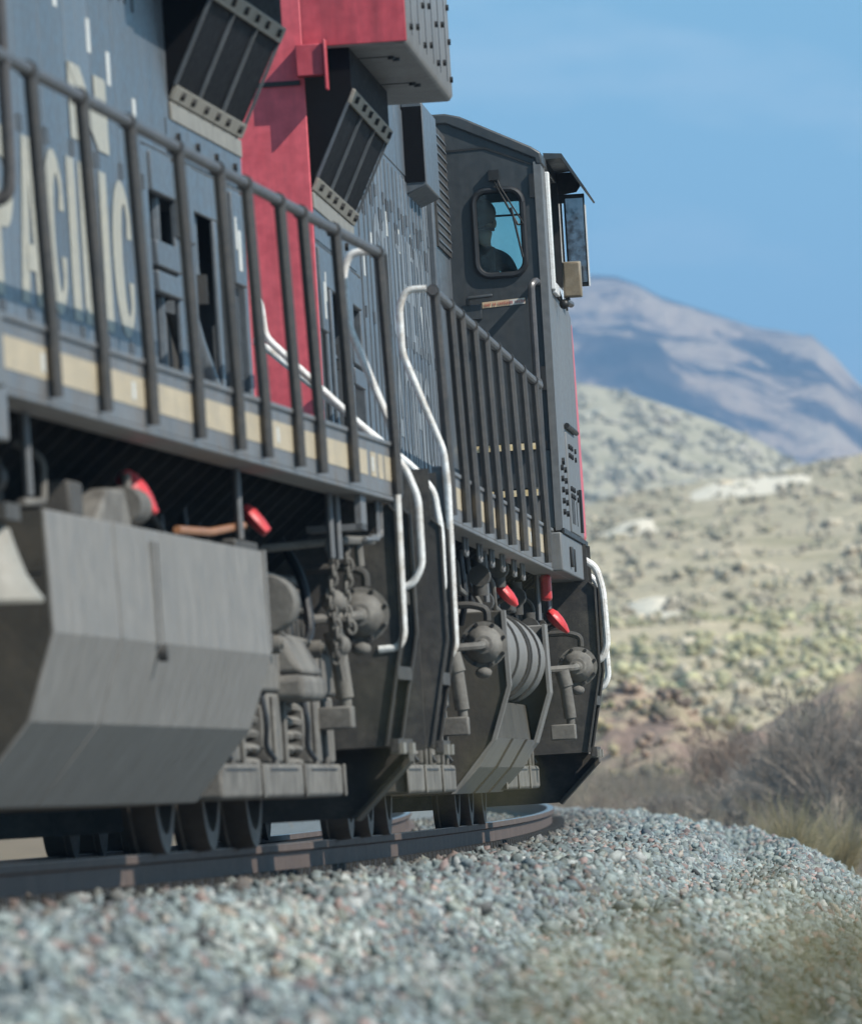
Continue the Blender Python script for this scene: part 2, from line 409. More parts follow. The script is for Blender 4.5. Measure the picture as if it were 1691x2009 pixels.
def ico(sub=1):
    bm = bmesh.new(); bmesh.ops.create_icosphere(bm, subdivisions=sub, radius=1); bm.verts.ensure_lookup_table()
    V = np.array([q.co[:] for q in bm.verts]); Fc = np.array([[q.index for q in f.verts] for f in bm.faces]); bm.free(); return V, Fc
rng = np.random.default_rng(7)
IV, IF = ico(1)
def hull_rock(rs):
    """an angular broken stone: the convex hull of a few random points"""
    bm = bmesh.new()
    for p in rs.normal(size=(11, 3)):
        p = p/np.linalg.norm(p)*rs.uniform(.75, 1.1); bm.verts.new(p*np.array([1.15, .95, .72]))
    r = bmesh.ops.convex_hull(bm, input=bm.verts)
    bmesh.ops.delete(bm, geom=[g for g in r['geom_interior'] if isinstance(g, bmesh.types.BMVert)], context='VERTS')
    bmesh.ops.triangulate(bm, faces=bm.faces[:]); bmesh.ops.recalc_face_normals(bm, faces=bm.faces)
    bm.verts.index_update(); bm.verts.ensure_lookup_table()
    V = np.array([q.co[:] for q in bm.verts]); Fc = np.array([[q.index for q in f.verts] for f in bm.faces]); bm.free(); return V, Fc
ROCKS = [hull_rock(rng) for _ in range(14)]
def rotm(n):
    q = rng.normal(size=(n, 4)); q /= np.linalg.norm(q, axis=1)[:, None]; a, b, c, d = q.T
    return np.stack([1-2*(c*c+d*d), 2*(b*c-a*d), 2*(b*d+a*c), 2*(b*c+a*d), 1-2*(b*b+d*d), 2*(c*d-a*b), 2*(b*d-a*c), 2*(c*d+a*b), 1-2*(b*b+c*c)], 1).reshape(n, 3, 3)
STONE_C = np.array([(.30, .36, .355), (.36, .41, .395), (.235, .28, .29), (.44, .46, .44), (.40, .30, .275), (.30, .33, .30), (.17, .18, .19), (.40, .36, .31), (.28, .33, .34), (.46, .47, .45), (.21, .21, .22), (.33, .29, .26)])
STONE_W = np.array([5, 5, 4, 3, 2.0, 3, 1.5, 1.2, 4, 1.6, 1.2, 1.0]); STONE_W /= STONE_W.sum()
pts = []
s_lo, s_hi = -23, 80
nn = 245000
S = rng.uniform(s_lo, s_hi, nn); D = rng.uniform(.45, 6.0, nn)
S = np.concatenate([S, rng.uniform(34, 100, 60000)]); D = np.concatenate([D, rng.uniform(-2.6, 5, 60000)])
for s, d in zip(S, D):
    p = on_track(s, d, 0, False)
    if p[1] < 26.5: continue
    u = p[0]/p[1]
    if -.0375-1.0/p[1] < u < .0375+1.3/p[1] and not (.67 < abs(d) < .84): 
        if .83 < d < 1.0 and rng.random() < .65: continue
        if d < 1.36 and (abs(d) > .5 and abs((s-.1)/.52 - round((s-.1)/.52)) < .25): continue
        pts.append((p[0], p[1], shoulder(d, s), d))
pts = np.array(pts); npt = len(pts)
size = rng.lognormal(math.log(.0265), .28, npt); size = np.clip(size, .014, .058)
Rm = rotm(npt); which = rng.integers(0, len(ROCKS), npt)
colr = .81*STONE_C[rng.choice(len(STONE_C), npt, p=STONE_W)]*rng.uniform(.55, 1.22, (npt, 1))
oil = np.clip((1.75 - np.abs(pts[:, 3]))/.7, 0, 1)[:, None]*rng.uniform(.2, .9, (npt, 1))   # brake dust and oil next to the rail
colr = colr*(1-oil) + np.array([.085, .07, .058])*oil
pat = np.array([noise.noise(Vector((q[0]*.9, q[1]*.22, 2))) for q in pts])[:, None]
colr = colr*(1 + .38*pat) + np.clip(pat, 0, 1)*np.array([.03, .012, -.02])
VV = []; FF = []; CC = []; off = 0
for r, (RV, RF) in enumerate(ROCKS):
    ix = np.nonzero(which == r)[0]; n = len(ix)
    st = rng.uniform(.75, 1.3, (n, 1, 3))
    P = np.einsum('nij,nkj->nki', Rm[ix], RV[None]*st)*size[ix][:, None, None]
    P = P + pts[ix][:, None, :3]; P[:, :, 2] += (size[ix]*rng.uniform(.0, .75, n))[:, None]
    VV.append(P.reshape(-1, 3)); FF.append((RF[None] + (np.arange(n)*len(RV))[:, None, None] + off).reshape(-1, 3)); off += n*len(RV)
    c = np.repeat(colr[ix], len(RV), 0); CC.append(np.concatenate([c, np.ones((len(c), 1))], 1))
STONE = attr_mat('crushed_stone', .82, bump=.35, bscale=55)
bo = fast_mesh('ballast_stones', np.concatenate(VV), np.concatenate(FF), np.concatenate(CC), STONE)
tag(bo, 'loose crushed grey and pinkish ballast stones covering the track shoulder', 'ballast', kind='stuff')
print('stones', npt)

# ------------------------------------------------------------------ locomotives
def glyph(ch):
    """fat block capital in the unit square"""
    def arc(cx, cy, rx, ry, a0, a1, n=18): return [(cx+rx*math.cos(rad(a0+(a1-a0)*i/n)), cy+ry*math.sin(rad(a0+(a1-a0)*i/n))) for i in range(n+1)]
    if ch == 'C': return [arc(.5, .5, .5, .5, 38, 322, 30) + [(.93, .36), (.70, .36)] + arc(.62, .5, .19, .36, 322, 38, 30)[1:-1] + [(.70, .64), (.93, .64)]]
    if ch == 'I': return [[(.12, 0), (.88, 0), (.88, 1), (.12, 1)]]
    if ch == 'F': return [[(0, 0), (.40, 0), (.40, 1), (0, 1)], [(.40, .78), (1, .78), (1, 1), (.40, 1)], [(.40, .40), (.86, .40), (.86, .61), (.40, .61)]]
    if ch == 'P': return [[(0, 0), (.38, 0), (.38, 1), (0, 1)], [(.38, .40), (.38, .58)] + arc(.55, .69, .14, .12, -90, 90, 8) + [(.38, .81), (.38, 1)] + arc(.55, .70, .45, .30, 90, -90, 14)]
    if ch == 'A': return [[(0, 0), (.33, 0), (.55, .80), (.62, 1), (.36, 1)], [(.64, 0), (1, 0), (.66, 1), (.50, 1)], [(.30, .20), (.72, .20), (.66, .36), (.34, .36)]]
    return [[(0, 0), (.32, 0), (.32, 1), (0, 1)], [(.68, 0), (1, 0), (1, 1), (.68, 1)], [(.30, 1), (.0, 1), (.70, 0), (1, 0)]]
def block_letters(name, items, m, parent, x, z0, hgt):
    mb = MB()
    for ch, y0, y1 in items:
        for k_, poly in enumerate(glyph(ch)):
            n_ = len(poly); mb.add([(x + .0012*k_, y0 + a*(y1-y0), z0 + b*hgt) for a, b in poly], [tuple(range(n_))])
    return mb.build(name, m, parent, smooth=0)
def letters(name, items, m, parent, x, z0, hgt, d=1):
    """items = [(char, y0, y1)], read along +y, facing +x"""
    mb = MB()
    for ch, y0, y1 in items:
        cu = bpy.data.curves.new('glyph', 'FONT'); cu.body = ch; cu.offset = 0.012; cu.resolution_u = 4
        o = bpy.data.objects.new('glyph', cu); COL.objects.link(o)
        dg = bpy.context.evaluated_depsgraph_get(); me = bpy.data.meshes.new_from_object(o.evaluated_get(dg))
        vs_ = [q.co[:] for q in me.vertices]; fs_ = [tuple(f.vertices) for f in me.polygons]
        bpy.data.objects.remove(o); bpy.data.curves.remove(cu); bpy.data.meshes.remove(me)
        xs = [q[0] for q in vs_]; ys = [q[1] for q in vs_]
        a, b, c, e = min(xs), max(xs), min(ys), max(ys)
        mb.add([(x, y0 + (q[0]-a)/(b-a)*(y1-y0), z0 + (q[1]-c)/(e-c)*hgt) for q in vs_], fs_)
    return mb.build(name, m, parent, smooth=0)

def locomotive(label, loc, th, d, cfg):
    root = empty('locomotive', loc, (0, -PHI, -th)); tag(root, label, 'locomotive')
    B = lambda: MB(d)
    rs = random.Random(5 if d > 0 else 11)
    HX = .87
    sc0, sc1 = 1.25, cfg['sc1']
    t0, t1 = cfg['tank']
    # --- frame
    B().box(-.72, .72, .25, 21.7+cfg['cab'], 1.12, 1.90).build('centre_sill', UNDER, root)
    B().box(-1.46, 1.46, .95, 21.0+cfg['cab'], 1.900, 1.930).build('walkway', SILL, root)
    ss = B().box(1.44, 1.50, .95, 21.0+cfg['cab'], 1.690, 1.955).box(1.34, 1.505, .95, 21.0+cfg['cab'], 1.668, 1.690).box(1.44, 1.512, .95, 21.0+cfg['cab'], 1.940, 1.965)
    sill = ss.build('side_sill', SILL, root, bevel=.006)
    B().box(-1.50, -1.44, .95, 21.0, 1.668, 1.955).build('side_sill', SILL, root)
    st = B()
    cuts = [1.0, 1.35, 1.45, 1.72, 1.85, 2.15, 2.3] + [2.35, 16.2]
    for a, b in zip(cuts[0:6:2], cuts[1:6:2]): st.box(1.4995, 1.503, a, b, 1.765, 1.885)
    st.box(1.4995, 1.503, 2.35, 16.5 + cfg['cab'], 1.765, 1.885)
    st.build('yellow_stripe', YELLOW, sill)
    pt = B()
    for a in (2.02, 3.0, 6.9, 12.9, 16.0): pt.box(1.503, 1.506, a, a+.10, 1.79, 1.86)
    pt.each('reflector_patch', LABELW, sill)
    br0 = B().prism([(.74, 1.20), (.74, 1.895), (1.44, 1.895), (1.44, 1.80)], -.012, .012).build('walkway_bracket', UNDER, root)
    for i in range(34):
        a = 1.3 + i*.55
        if i == 0: br0.location = (0, d*a, 0)
        else: lk(br0, root, (0, d*a, 0))
    # --- long hood
    h1 = B().prism([(-HX, 3.22), (-HX, 4.72), (-HX+.12, 4.84), (HX-.12, 4.84), (HX, 4.72), (HX, 3.22)], 1.22, 6.0)
    h1.box(-.60, .60, 1.22, 6.0, 1.93, 3.22)
    h1.box(-HX, -.60, 1.22, 6.0, 1.93, 3.22)
    hood = h1.prism([(-HX, 1.93), (-HX, 4.62), (-HX+.16, 4.76), (HX-.16, 4.76), (HX, 4.62), (HX, 1.93)], 6.0, 14.8).build('engine_hood', GREY, root, bevel=.012)
    B().prism([(-.93, 1.93), (-.93, 4.66), (-.80, 4.80), (.80, 4.80), (.93, 4.66), (.93, 1.93)], 14.8, 17.02 + cfg['cab']).build('blower_hood', GREY, root, bevel=.012)
    # red hood end
    ew = B().box(-HX-.004, HX+.004, 1.185, 1.222, 1.93, 4.72).build('hood_end', RED, root, bevel=.006)
    B().box(.2, HX-.06, 1.175, 1.188, 2.25, 2.262).box(.2, HX-.02, 1.172, 1.188, 4.06, 4.085).each('seam', BOLT, ew)
    # recessed equipment rack under the radiators
    rk = B().box(.60, HX, 5.75, 6.0, 1.93, 3.22).box(.60, HX, 1.22, 1.36, 1.93, 3.22)
    rk.box(.845, HX-.004, 1.36, 5.75, 3.02, 3.24).box(.845, HX-.004, 1.36, 5.75, 1.93, 2.06)
    for a, b_ in ((4.30, 4.62), (3.75, 3.95), (2.62, 2.76), (2.05, 2.20)): rk.box(.845, HX, a, b_, 2.06, 3.02)
    rk.each('rack_frame', PANEL, root, bevel=.008)
    B().box(.598, .606, 1.36, 5.62, 2.10, 3.02).build('rack_back_panel', DARK, root)
    pn = B()
    for a, z0, z1 in ((4.62, 3.02, 3.20), (4.55, 2.56, 2.66), (4.55, 2.68, 2.80)): pn.box(HX-.03, HX+.012, a, a+1.05, z0, z1)
    pn.box(HX-.02, HX+.015, 1.40, 1.95, 2.75, 3.2)
    pn.box(HX-.02, HX+.015, 3.85, 4.62, 2.85, 3.22)
    pn.each('rack_cover_plate', PANEL, root, bevel=.008)
    lb = B().box(HX+.015, HX+.018, 1.62, 1.76, 2.82, 3.02).box(HX+.015, HX+.018, 1.80, 1.88, 2.92, 3.08); lb.each('decal', LABELW, root)
    for a, r_ in ((5.05, .035), (1.55, .022), (1.78, .022)):
        B().tube([(HX-.06, a, 2.1), (HX-.06, a, 3.1)], r_, 10).build('vertical_pipe', PANEL, root)
    B().tube([(.74, 3.2, 3.05), (.74, 3.2, 2.72), (.78, 3.15, 2.62)], .09, 12, .08).build('cooling_pipe', PANEL, root)
    B().tube([(.74, 3.35, 2.60), (.76, 3.2, 2.42), (.80, 2.9, 2.20), (.80, 2.9, 2.10)], .075, 12, .1).build('cooling_pipe', PANEL, root)
    B().cyl((.74, 3.2, 2.60), (.74, 3.2, 2.74), .125, n=16).build('pipe_clamp', UNDER, root)
    # louvre bars low on the rack
    lv = B()
    for i in range(9): lv.box(HX-.05, HX-.03, 1.42+i*.06, 1.44+i*.06, 2.1, 2.75)
    lv.box(HX-.05, HX-.005, 2.24, 2.28, 2.1, 3.02)
    lv.each('louvre', PANEL, root)
    # doors along the engine hood
    dz = [(6.06, 7.0), (7.03, 7.97), (8.0, 8.94), (8.97, 9.91), (9.94, 10.88), (10.91, 11.85), (11.88, 12.82), (12.85, 13.79), (13.82, 14.76)]
    for i, (a, b_) in enumerate(dz):
        m_ = (a+b_)/2
        t2 = [PANEL, GREY, PANEL2]
        gp_ = .012 if d > 0 else .004
        d1 = B().box(HX-.02, HX+.010, a, m_-gp_, 1.99, 4.10)
        if d > 0: d1.box(HX-.02, HX+.018, m_-.035, m_-.012, 1.99, 4.10)
        d1 = d1.build('hood_door', t2[i % 3], root, bevel=.004)
        dr = B().box(HX-.02, HX+.010, m_+gp_, b_, 1.99, 4.10)
        if d > 0: dr.box(HX-.02, HX+.018, b_-.03, b_, 1.99, 4.10)
        dr = dr.build('hood_door', t2[(i*2+1) % 3], root, bevel=.004)
        lt = B()
        for q in (m_-.14, m_+.10):
            for z in cfg['latch'](i): lt.box(HX+.008, HX+.018, q, q+.020, z, z+.13)
        if lt.v: lt.each('door_latch', LATCH, dr)
        hg = B()
        for q in (a+.03, b_-.03):
            for z in (2.2, 3.0, 3.8): hg.cyl((HX+.014, q, z), (HX+.014, q, z+.07), .010, n=6)
        hg.each('hinge', GREY, dr)
    # upper panels between door tops and roof
    up = B()
    for i in range(5): up.box(HX-.02, HX+.006, 6.1+i*1.72, 6.1+i*1.72+1.66, 4.14, 4.56)
    up.each('upper_panel', GREY, root, bevel=.005)
    lbs = B()
    for a, z in ((7.2, 3.40), (7.95, 3.50), (6.2, 3.25), (9.2, 3.62), (10.7, 3.58), (12.3, 3.62), (13.2, 3.2)): lbs.box(HX+.010, HX+.013, a, a+.13, z, z+.15)
    lbs.each('decal', LABELW, root)
    # hanging intake box high on the hood
    bx = B().prism([(HX, 4.66), (1.01, 4.60), (1.01, 4.08), (HX, 4.02)], 12.3, 14.1).build('intake_box', PANEL, root, bevel=.01)
    B().box(HX, 1.0, 12.292, 12.30, 4.10, 4.58).build('intake_opening', SCREEN, bx)
    # louvred blower panel behind the cab
    bl = B().box(.92, .945, 15.0, 16.9, 3.82, 4.64).build('blower_panel', DARK, root)
    l2 = B()
    for i in range(13): l2.prism([(.944, 3.86+i*.06), (.953, 3.855+i*.06), (.953, 3.862+i*.06), (.944, 3.88+i*.06)], 15.05, 16.85)
    l2.each('louvre', PANEL, bl)
    # --- radiator section
    n = Vector((.52, 0, -.25)).normalized()          # outward normal of the sloping screen
    p0, p1 = Vector((HX, 0, 3.50)), Vector((1.12, 0, 4.02))
    rb = B().prism([(HX-.01, 3.50), (1.12, 4.02), (1.12, 4.25), (HX-.01, 4.25)], sc0, sc1).build('screen_housing', SCREEN, root)
    fl = B()
    def slab(mb, u0, u1, a, b_, t):
        q0 = p0.lerp(p1, u0); q1 = p0.lerp(p1, u1); e0 = q0 + n*t; e1 = q1 + n*t
        mb.prism([(q0.x, q0.z), (q1.x, q1.z), (e1.x, e1.z), (e0.x, e0.z)], a, b_)
    slab(fl, .0, .13, sc0, sc1, .02); slab(fl, .88, 1.02, sc0, sc1, .02)
    fl.box(HX, HX+.014, sc0, sc1, 3.40, 3.487)
    fl.each('screen_flange', FLANGE, rb, bevel=.004)
    ri = B()
    for i in range(0, 4):
        a = sc0 + (sc1-sc0)*i/3; slab(ri, .13, .88, a-.012 if i else a, a+.012 if i < 3 else a+.004, .016)
    ri.each('screen_rib', PANEL, rb)
    bo_ = B()
    for i in range(6):
        a = sc0 + .3 + (sc1-sc0-.6)*i/5 + (.06 if i in (1, 4) else 0)
        for u_ in (.065, .95):
            c = p0.lerp(p1, u_) + n*.02; bo_.cyl((c.x, a, c.z), (c.x + n.x*.02, a, c.z + n.z*.02), .02, n=8)
    bo_.each('bolt', BOLT, rb)
    B().box(HX-.005, HX+.006, sc0, sc1+.2, 3.24, 3.40).build('lower_trim', GREY, root)
    b2 = B()
    for i in range(4): b2.cyl((HX+.006, sc0+.4+i*.9, 3.33), (HX+.024, sc0+.4+i*.9, 3.33), .022, n=8)
    b2.each('bolt', BOLT, root)
    # the far side of the radiator, plain
    B().prism([(-HX+.01, 3.50), (-1.12, 4.02), (-1.12, 4.25), (-HX+.01, 4.25)], sc0, sc1).build('screen_housing', SCREEN, root)
    w0, w1 = 1.20, 6.6
    wp = [(1.42, 4.25), (1.44, 4.28), (1.44, 4.86), (1.34, 4.94), (-1.34, 4.94), (-1.44, 4.86), (-1.44, 4.28), (-1.42, 4.25)]
    wing = B().prism(wp, w0, w1).build('radiator_wing', WING, root, bevel=.012)
    B().prism([(1.435, 4.262), (1.435, 4.86), (1.33, 4.93), (-1.33, 4.93), (-1.435, 4.86), (-1.435, 4.262)], w0-.012, w0+.002).box(-HX, HX, w0-.012, w0+.02, 4.10, 4.27).build('wing_end', REDSHADE, wing, bevel=.005)
    wb = B()
    for i in range(2):
        for j in range(2):
            for k_ in range(2):
                a = 2.2+i*2.4+k_*.16; xx = 1.08+j*.22+k_*.02; wb.cyl((xx, a, 4.232), (xx, a, 4.252), .02, n=8)
    for i in range(7):
        for z in (4.36, 4.58, 4.78): wb.cyl((1.438, w0+.35+i*.8, z+(i % 2)*.05), (1.458, w0+.35+i*.8, z+(i % 2)*.05), .018, n=8)
    wb.each('bolt', BOLT, wing)
    wl = B()
    for i in range(6): wl.box(1.439, 1.4425, w0+.55+i*.85, w0+.575+i*.85, 4.33, 4.84)
    for i in range(2): wl.box(1.06, 1.30, 2.2+i*2.4, 2.22+i*2.4, 4.246, 4.2515)
    wl.each('seam', BOLT, wing)
    # bracket on the end of the wing
    bk = B().box(.84, .99, w0-.13, w0-.01, 4.10, 4.27).box(.99, 1.005, w0-.16, w0-.01, 4.02, 4.29).build('lifting_bracket', REDSHADE, root, bevel=.006)
    # --- handrails
    ya, yb = .95, 16.3
    B().tube([(1.50, ya, 2.905), (1.50, yb + cfg['cab'], 2.905)], .026, 10).build('side_handrail', RAILP, root)
    for j, a in enumerate(cfg['posts']):
        po = B().tube([(1.530, a, 1.70), (1.530, a, 1.95), (1.507, a, 2.895)], .027, 8).build('stanchion', POST, root)
        B().cyl((1.50, a-.045, 2.905), (1.50, a+.045, 2.905), .036, n=10).build('collar', POST, po)
    if d < 0: B().box(1.49, 1.535, .80, .86, 1.69, 2.90).build('end_post', POST, root)
    g = .92
    B().tube([(1.47, g, 2.915), (1.36, g, 2.915), (1.32, g, 2.83), (1.32, g, 2.58), (1.51, g, 2.04), (1.52, g, 1.86), (1.51, g, 1.0), (1.48, g, .945), (1.38, g, .94)], .0195, 10, .045).build('step_grab_rail', WHITE, root)
    e_ = .10
    if d < 0: ep = [(.74, e_, 1.93), (.74, e_, 2.74), (.785, e_, 2.80), (.82, e_, 2.74), (.835, e_, 2.56), (1.40, e_, 1.97), (1.50, e_, 1.86), (1.555, e_, 1.70), (1.555, e_, 1.36), (1.50, e_, 1.27), (1.42, e_, 1.25)]
    else: ep = [(.40, e_+1.05, 2.66), (.60, e_, 2.66), (1.38, e_, 1.94), (1.48, e_, 1.81), (1.505, e_, 1.60), (1.50, e_, 1.28), (1.38, e_, 1.19)]
    B().tube(ep, .0195, 10, .045).build('end_handrail', WHITE, root)
    B().tube([(-1.47, ya, 2.905), (-1.47, yb, 2.905)], .026, 8).build('side_handrail', RAILP, root)
    # --- end steps and pilot
    def steps(base, sg, fx=0.0, plough=True):
        Y = lambda q: base + sg*q
        def bxs(mb, x0, x1, q0, q1, z0, z1):
            a, b_ = sorted((Y(q0), Y(q1))); return mb.box(x0, x1, a, b_, z0, z1)
        prof = [(.72, 1.93), (1.46+fx, 1.93), (1.46+fx, 1.66), (1.50+fx, 1.62), (1.50+fx, 1.03), (1.385+fx, .46), (.72, .46)]
        for q in (.90, .05):
            a, b_ = sorted((Y(q), Y(q+.025)))
            sp = B().prism(prof, a, b_).build('step_side_plate', DARK, root)
            ed = B(); path = [(1.46+fx, 1.66), (1.50+fx, 1.62), (1.50+fx, 1.03), (1.385+fx, .46)]
            for (xa, za), (xb, zb) in zip(path[:-1], path[1:]):
                a2, b2_ = sorted((Y(q-.01), Y(q+.05))); ed.prism([(xa, za), (xa+.012, za), (xb+.012, zb), (xb, zb)], a2, b2_)
            ed.build('plate_edge', TRUCKD, sp)
        for z, x1 in ((.46, 1.44), (.82, 1.46), (1.2, 1.47), (1.56, 1.46)):
            tr = bxs(bxs(B(), .9, x1+fx-.02, .08, .90, z, z+.03), x1+fx-.03, x1+fx+.01, .08, .90, z-.03, z+.035).build('step_tread', TRUCKD, root)
        bl_ = B()
        for q in (.22, .78): bxs(bl_, 1.40+fx, 1.47+fx, q-.07, q+.07, .42, .475)
        bl_.each('tread_cleat', FLANGE, root)
        a, b_ = sorted((Y(0), Y(.05)))
        B().box(-1.40, 1.36+fx, a, b_, .45, 1.93).build('pilot_plate', DARK, root)
        a, b_ = sorted((Y(-.16), Y(.0)))
        if not plough: return
        pf = [(-.4, .45), (1.42+fx, .45), (1.42+fx, .39), (1.14+fx, .115), (.3, .115), (-.3, .115), (-1.14, .115), (-1.42, .39), (-1.42, .45)]
        pw = B().prism(pf, a, b_).build('snow_plough', DARK, root)
        B().prism([(1.425+fx, .45), (1.435+fx, .385), (1.15+fx, .10), (1.13+fx, .118), (1.405+fx, .39), (1.405+fx, .45)], Y(-.18) if sg > 0 else Y(.12), Y(.12) if sg > 0 else Y(-.18)).build('plough_wing', TANKEND, pw)
    steps(0, 1, 0.0, d < 0)
    steps(21.7 + cfg['cab'], -1, .14, True)
    B().box(-.18, .18, -1.1, .2, .78, 1.02).box(-.14, .14, -1.27, -1.05, .74, 1.06).build('coupler', DARK, root, bevel=.03)
    for xx in (.45, .62): B().tube([(xx, -.02, 1.05), (xx, -.35, .80), (xx, -.55, .55), (xx-.05, -.9, .5)], .025, 8, .1).build('brake_hose', RUBBER, root)
    # --- trucks
    def truck(c0):
        for ax in (-2.08, 0, 2.08):
            wh = B()
            for sg in (1, -1):
                pr_ = [(-.075, .30), (-.075, .545), (-.045, .545), (-.035, .53), (.075, .525), (.075, .44), (.02, .40), (.02, .18), (.085, .16), (.085, 0.02)]
                wh.lathe((sg*.755, c0+ax, .525), (sg, 0, 0), pr_, 40)
            wh.cyl((-.72, c0+ax, .525), (.72, c0+ax, .525), .09)
            wh.build('wheelset', WHEELM, root)
            B().box(-.55, .55, c0+ax-.35, c0+ax+.55, .28, 1.0).build('traction_motor', UNDER, root, bevel=.05)
        for sg in (1, -1):
            X = lambda a, b_: (a, b_) if sg > 0 else (-b_, -a)
            fr = B()
            fr.box(*X(1.06, 1.30), c0-3.0, c0+3.0, .225, .385)
            fr.box(*X(1.08, 1.28), c0-3.15, c0+3.15, .72, .93)
            for a, b_ in ((-3.0, -2.72), (-2.42, -1.74), (-.34, .34), (1.74, 2.42), (2.72, 3.0)): fr.box(*X(1.09, 1.27), c0+a, c0+b_, .385, .72)
            fo = fr.build('side_frame', TRUCK, root, bevel=.02)
            if sg < 0: continue
            de = B()
            for ax in (-2.08, 0, 2.08):
                de.box(1.27, 1.292, c0+ax-.30, c0+ax-.24, .30, .70).box(1.27, 1.292, c0+ax+.24, c0+ax+.30, .30, .70)
                de.box(1.30, 1.314, c0+ax-.95, c0+ax-.87, .225, .385).box(1.12, 1.24, c0+ax+.34, c0+ax+.40, .46, .66)
            de.each('frame_rib', TRUCK, fo, bevel=.008)
            gr = B()
            for ax in (-2.08, 0, 2.08): gr.box(1.299, 1.303, c0+ax-.6, c0+ax+.75, .352, .362)
            gr.each('seam', BOLT, fo)
            ld = B()
            for ax in (-2.08, 0, 2.08): ld.tube([(1.255, c0+ax+.5, .70), (1.275, c0+ax+.52, .58), (1.26, c0+ax+.5, .46), (1.30, c0+ax+.48, .40)], .013, 6, .04)
            ld.each('lube_hose', RUBBER, fo)
            for a in (-1.08, 1.08):
                for k_ in (-.34, .10, .5):
                    pth = []
                    for i in range(61):
                        t_ = i/60*5.0*2*math.pi; pth.append((1.165+.072*math.cos(t_), c0+a+k_+.072*math.sin(t_), .39+.33*i/60))
                    B().tube(pth, .021, 6).build('coil_spring', TRUCK, root)
            for ax in (-2.08, 0, 2.08):
                B().box(1.0, 1.10, c0+ax-.5, c0+ax+.5, .30, .74).build('axle_box', UNDER, root, bevel=.02)
            B().box(1.12, 1.40, c0-1.25, c0-.15, .68, .80).prism([(1.10, .80), (1.40, .80), (1.30, .99), (1.10, .99)], c0-1.2, c0-.2).build('bolster_pad', TRUCK, root, bevel=.035, seg=3)
            B().box(1.10, 1.30, c0+.2, c0+1.5, .90, 1.02).build('bolster_beam', TRUCKD, root, bevel=.02)
            B().box(1.05, 1.25, c0+1.7, c0+2.6, .93, 1.30).build('brake_rigging_box', TRUCKD, root, bevel=.02)
            B().box(1.0, 1.2, c0-2.9, c0-2.0, .93, 1.25).build('brake_rigging_box', TRUCKD, root, bevel=.02)
    def gear(c0):
        for j, (q, z0, z1) in enumerate(((-2.5, .95, 1.32), (-1.7, .95, 1.25), (.75, 1.0, 1.36), (1.45, .95, 1.3), (2.75, .93, 1.22))):
            B().box(1.06, 1.16 + .05*(j % 2), c0+q-.12, c0+q+.12, z0, z1).build('brake_bracket', TRUCKD, root, bevel=.015)
        for (x, z, r_) in ((1.27, .965, .018), (1.22, 1.13, .014), (1.16, 1.28, .02)):
            B().tube([(x, c0-2.9, z-.05), (x, c0-2.7, z), (x, c0-.6, z+.02), (x-.05, c0-.4, z+.10), (x-.05, c0+1.9, z+.08), (x, c0+2.1, z-.02), (x, c0+2.9, z-.04)], r_, 7, .08).build('brake_pipe', TRUCK, root)
        for q in (-2.2, -.1, 1.95):
            B().tube([(1.10, c0+q, 1.55), (1.24, c0+q+.1, 1.30), (1.28, c0+q+.2, 1.02), (1.22, c0+q+.5, .90)], .024, 8, .1).build('sand_hose', RUBBER, root)
            B().cyl((1.24, c0+q+.3, .94), (1.33, c0+q+.3, .94), .045, n=12).cyl((1.30, c0+q+.3, .94), (1.345, c0+q+.3, .94), .022, n=8).build('rigging_pin', TRUCK, root)
    gear(4.2); gear(17.35 + (2.6 if cfg['cab'] else 0))
    truck(4.2); truck(17.35 + (2.6 if cfg['cab'] else 0))
    inset = {'side_frame', 'coil_spring', 'axle_box', 'bolster_pad', 'bolster_beam', 'brake_rigging_box', 'brake_bracket', 'brake_pipe', 'sand_hose', 'rigging_pin'}
    for o in list(COL.objects):                      # the truck frames stand a little inboard of the tank sides
        if o.parent is root and o.name.split('.')[0] in inset:
            o.location.x = -.11 if sum(q.co.x for q in o.data.vertices) > 0 else .11
    def brake_cyl(x, a, z, near):
        # a chamber on its side: domed cover towards the viewer, push rod out of it
        o = B().lathe((x, a, z), (0, near, 0), [(-.20, .04), (-.20, .075), (-.06, .085), (-.05, .125), (.0, .128), (.012, .138), (.028, .138), (.033, .112), (.07, .10), (.12, .055), (.125, .03)], 28).build('brake_cylinder', TRUCK, root)
        bt = B()
        for i in range(8):
            an = 2*math.pi*i/8+.3; bt.cyl((x+.124*math.cos(an), a+near*.025, z+.124*math.sin(an)), (x+.124*math.cos(an), a+near*.05, z+.124*math.sin(an)), .013, n=6)
        bt.each('bolt', BOLT, o)
        B().tube([(x, a+near*.1, z), (x-.02, a+near*.30, z-.01), (x-.24, a+near*.42, z-.015)], .024, 8, .05).ball((x, a+near*.1, z), .045).build('push_rod', TRUCK, o)
        B().tube([(x+.03, a, z+.14), (x+.03, a, z+.21), (x-.06, a, z+.24), (x-.26, a, z+.24)], .022, 8, .06).build('air_pipe', TRUCKD, o)
        B().ball((x-.01, a+near*.03, z-.165), (.05, .05, .035)).build('drain_plug', TRUCK, o)
    nearv = 1 if d < 0 else -1                       # which way along s the photographer stands
    for (x, a, z) in cfg['cyl']: brake_cyl(x, a, z, nearv)
    for (x, a, z) in cfg['disc']:
        B().lathe((x, a, z), (0, nearv, 0), [(-.3, .09), (-.28, .13), (0, .135), (.015, .125), (.02, .02)], 26).build('brake_cylinder', TRUCK, root)
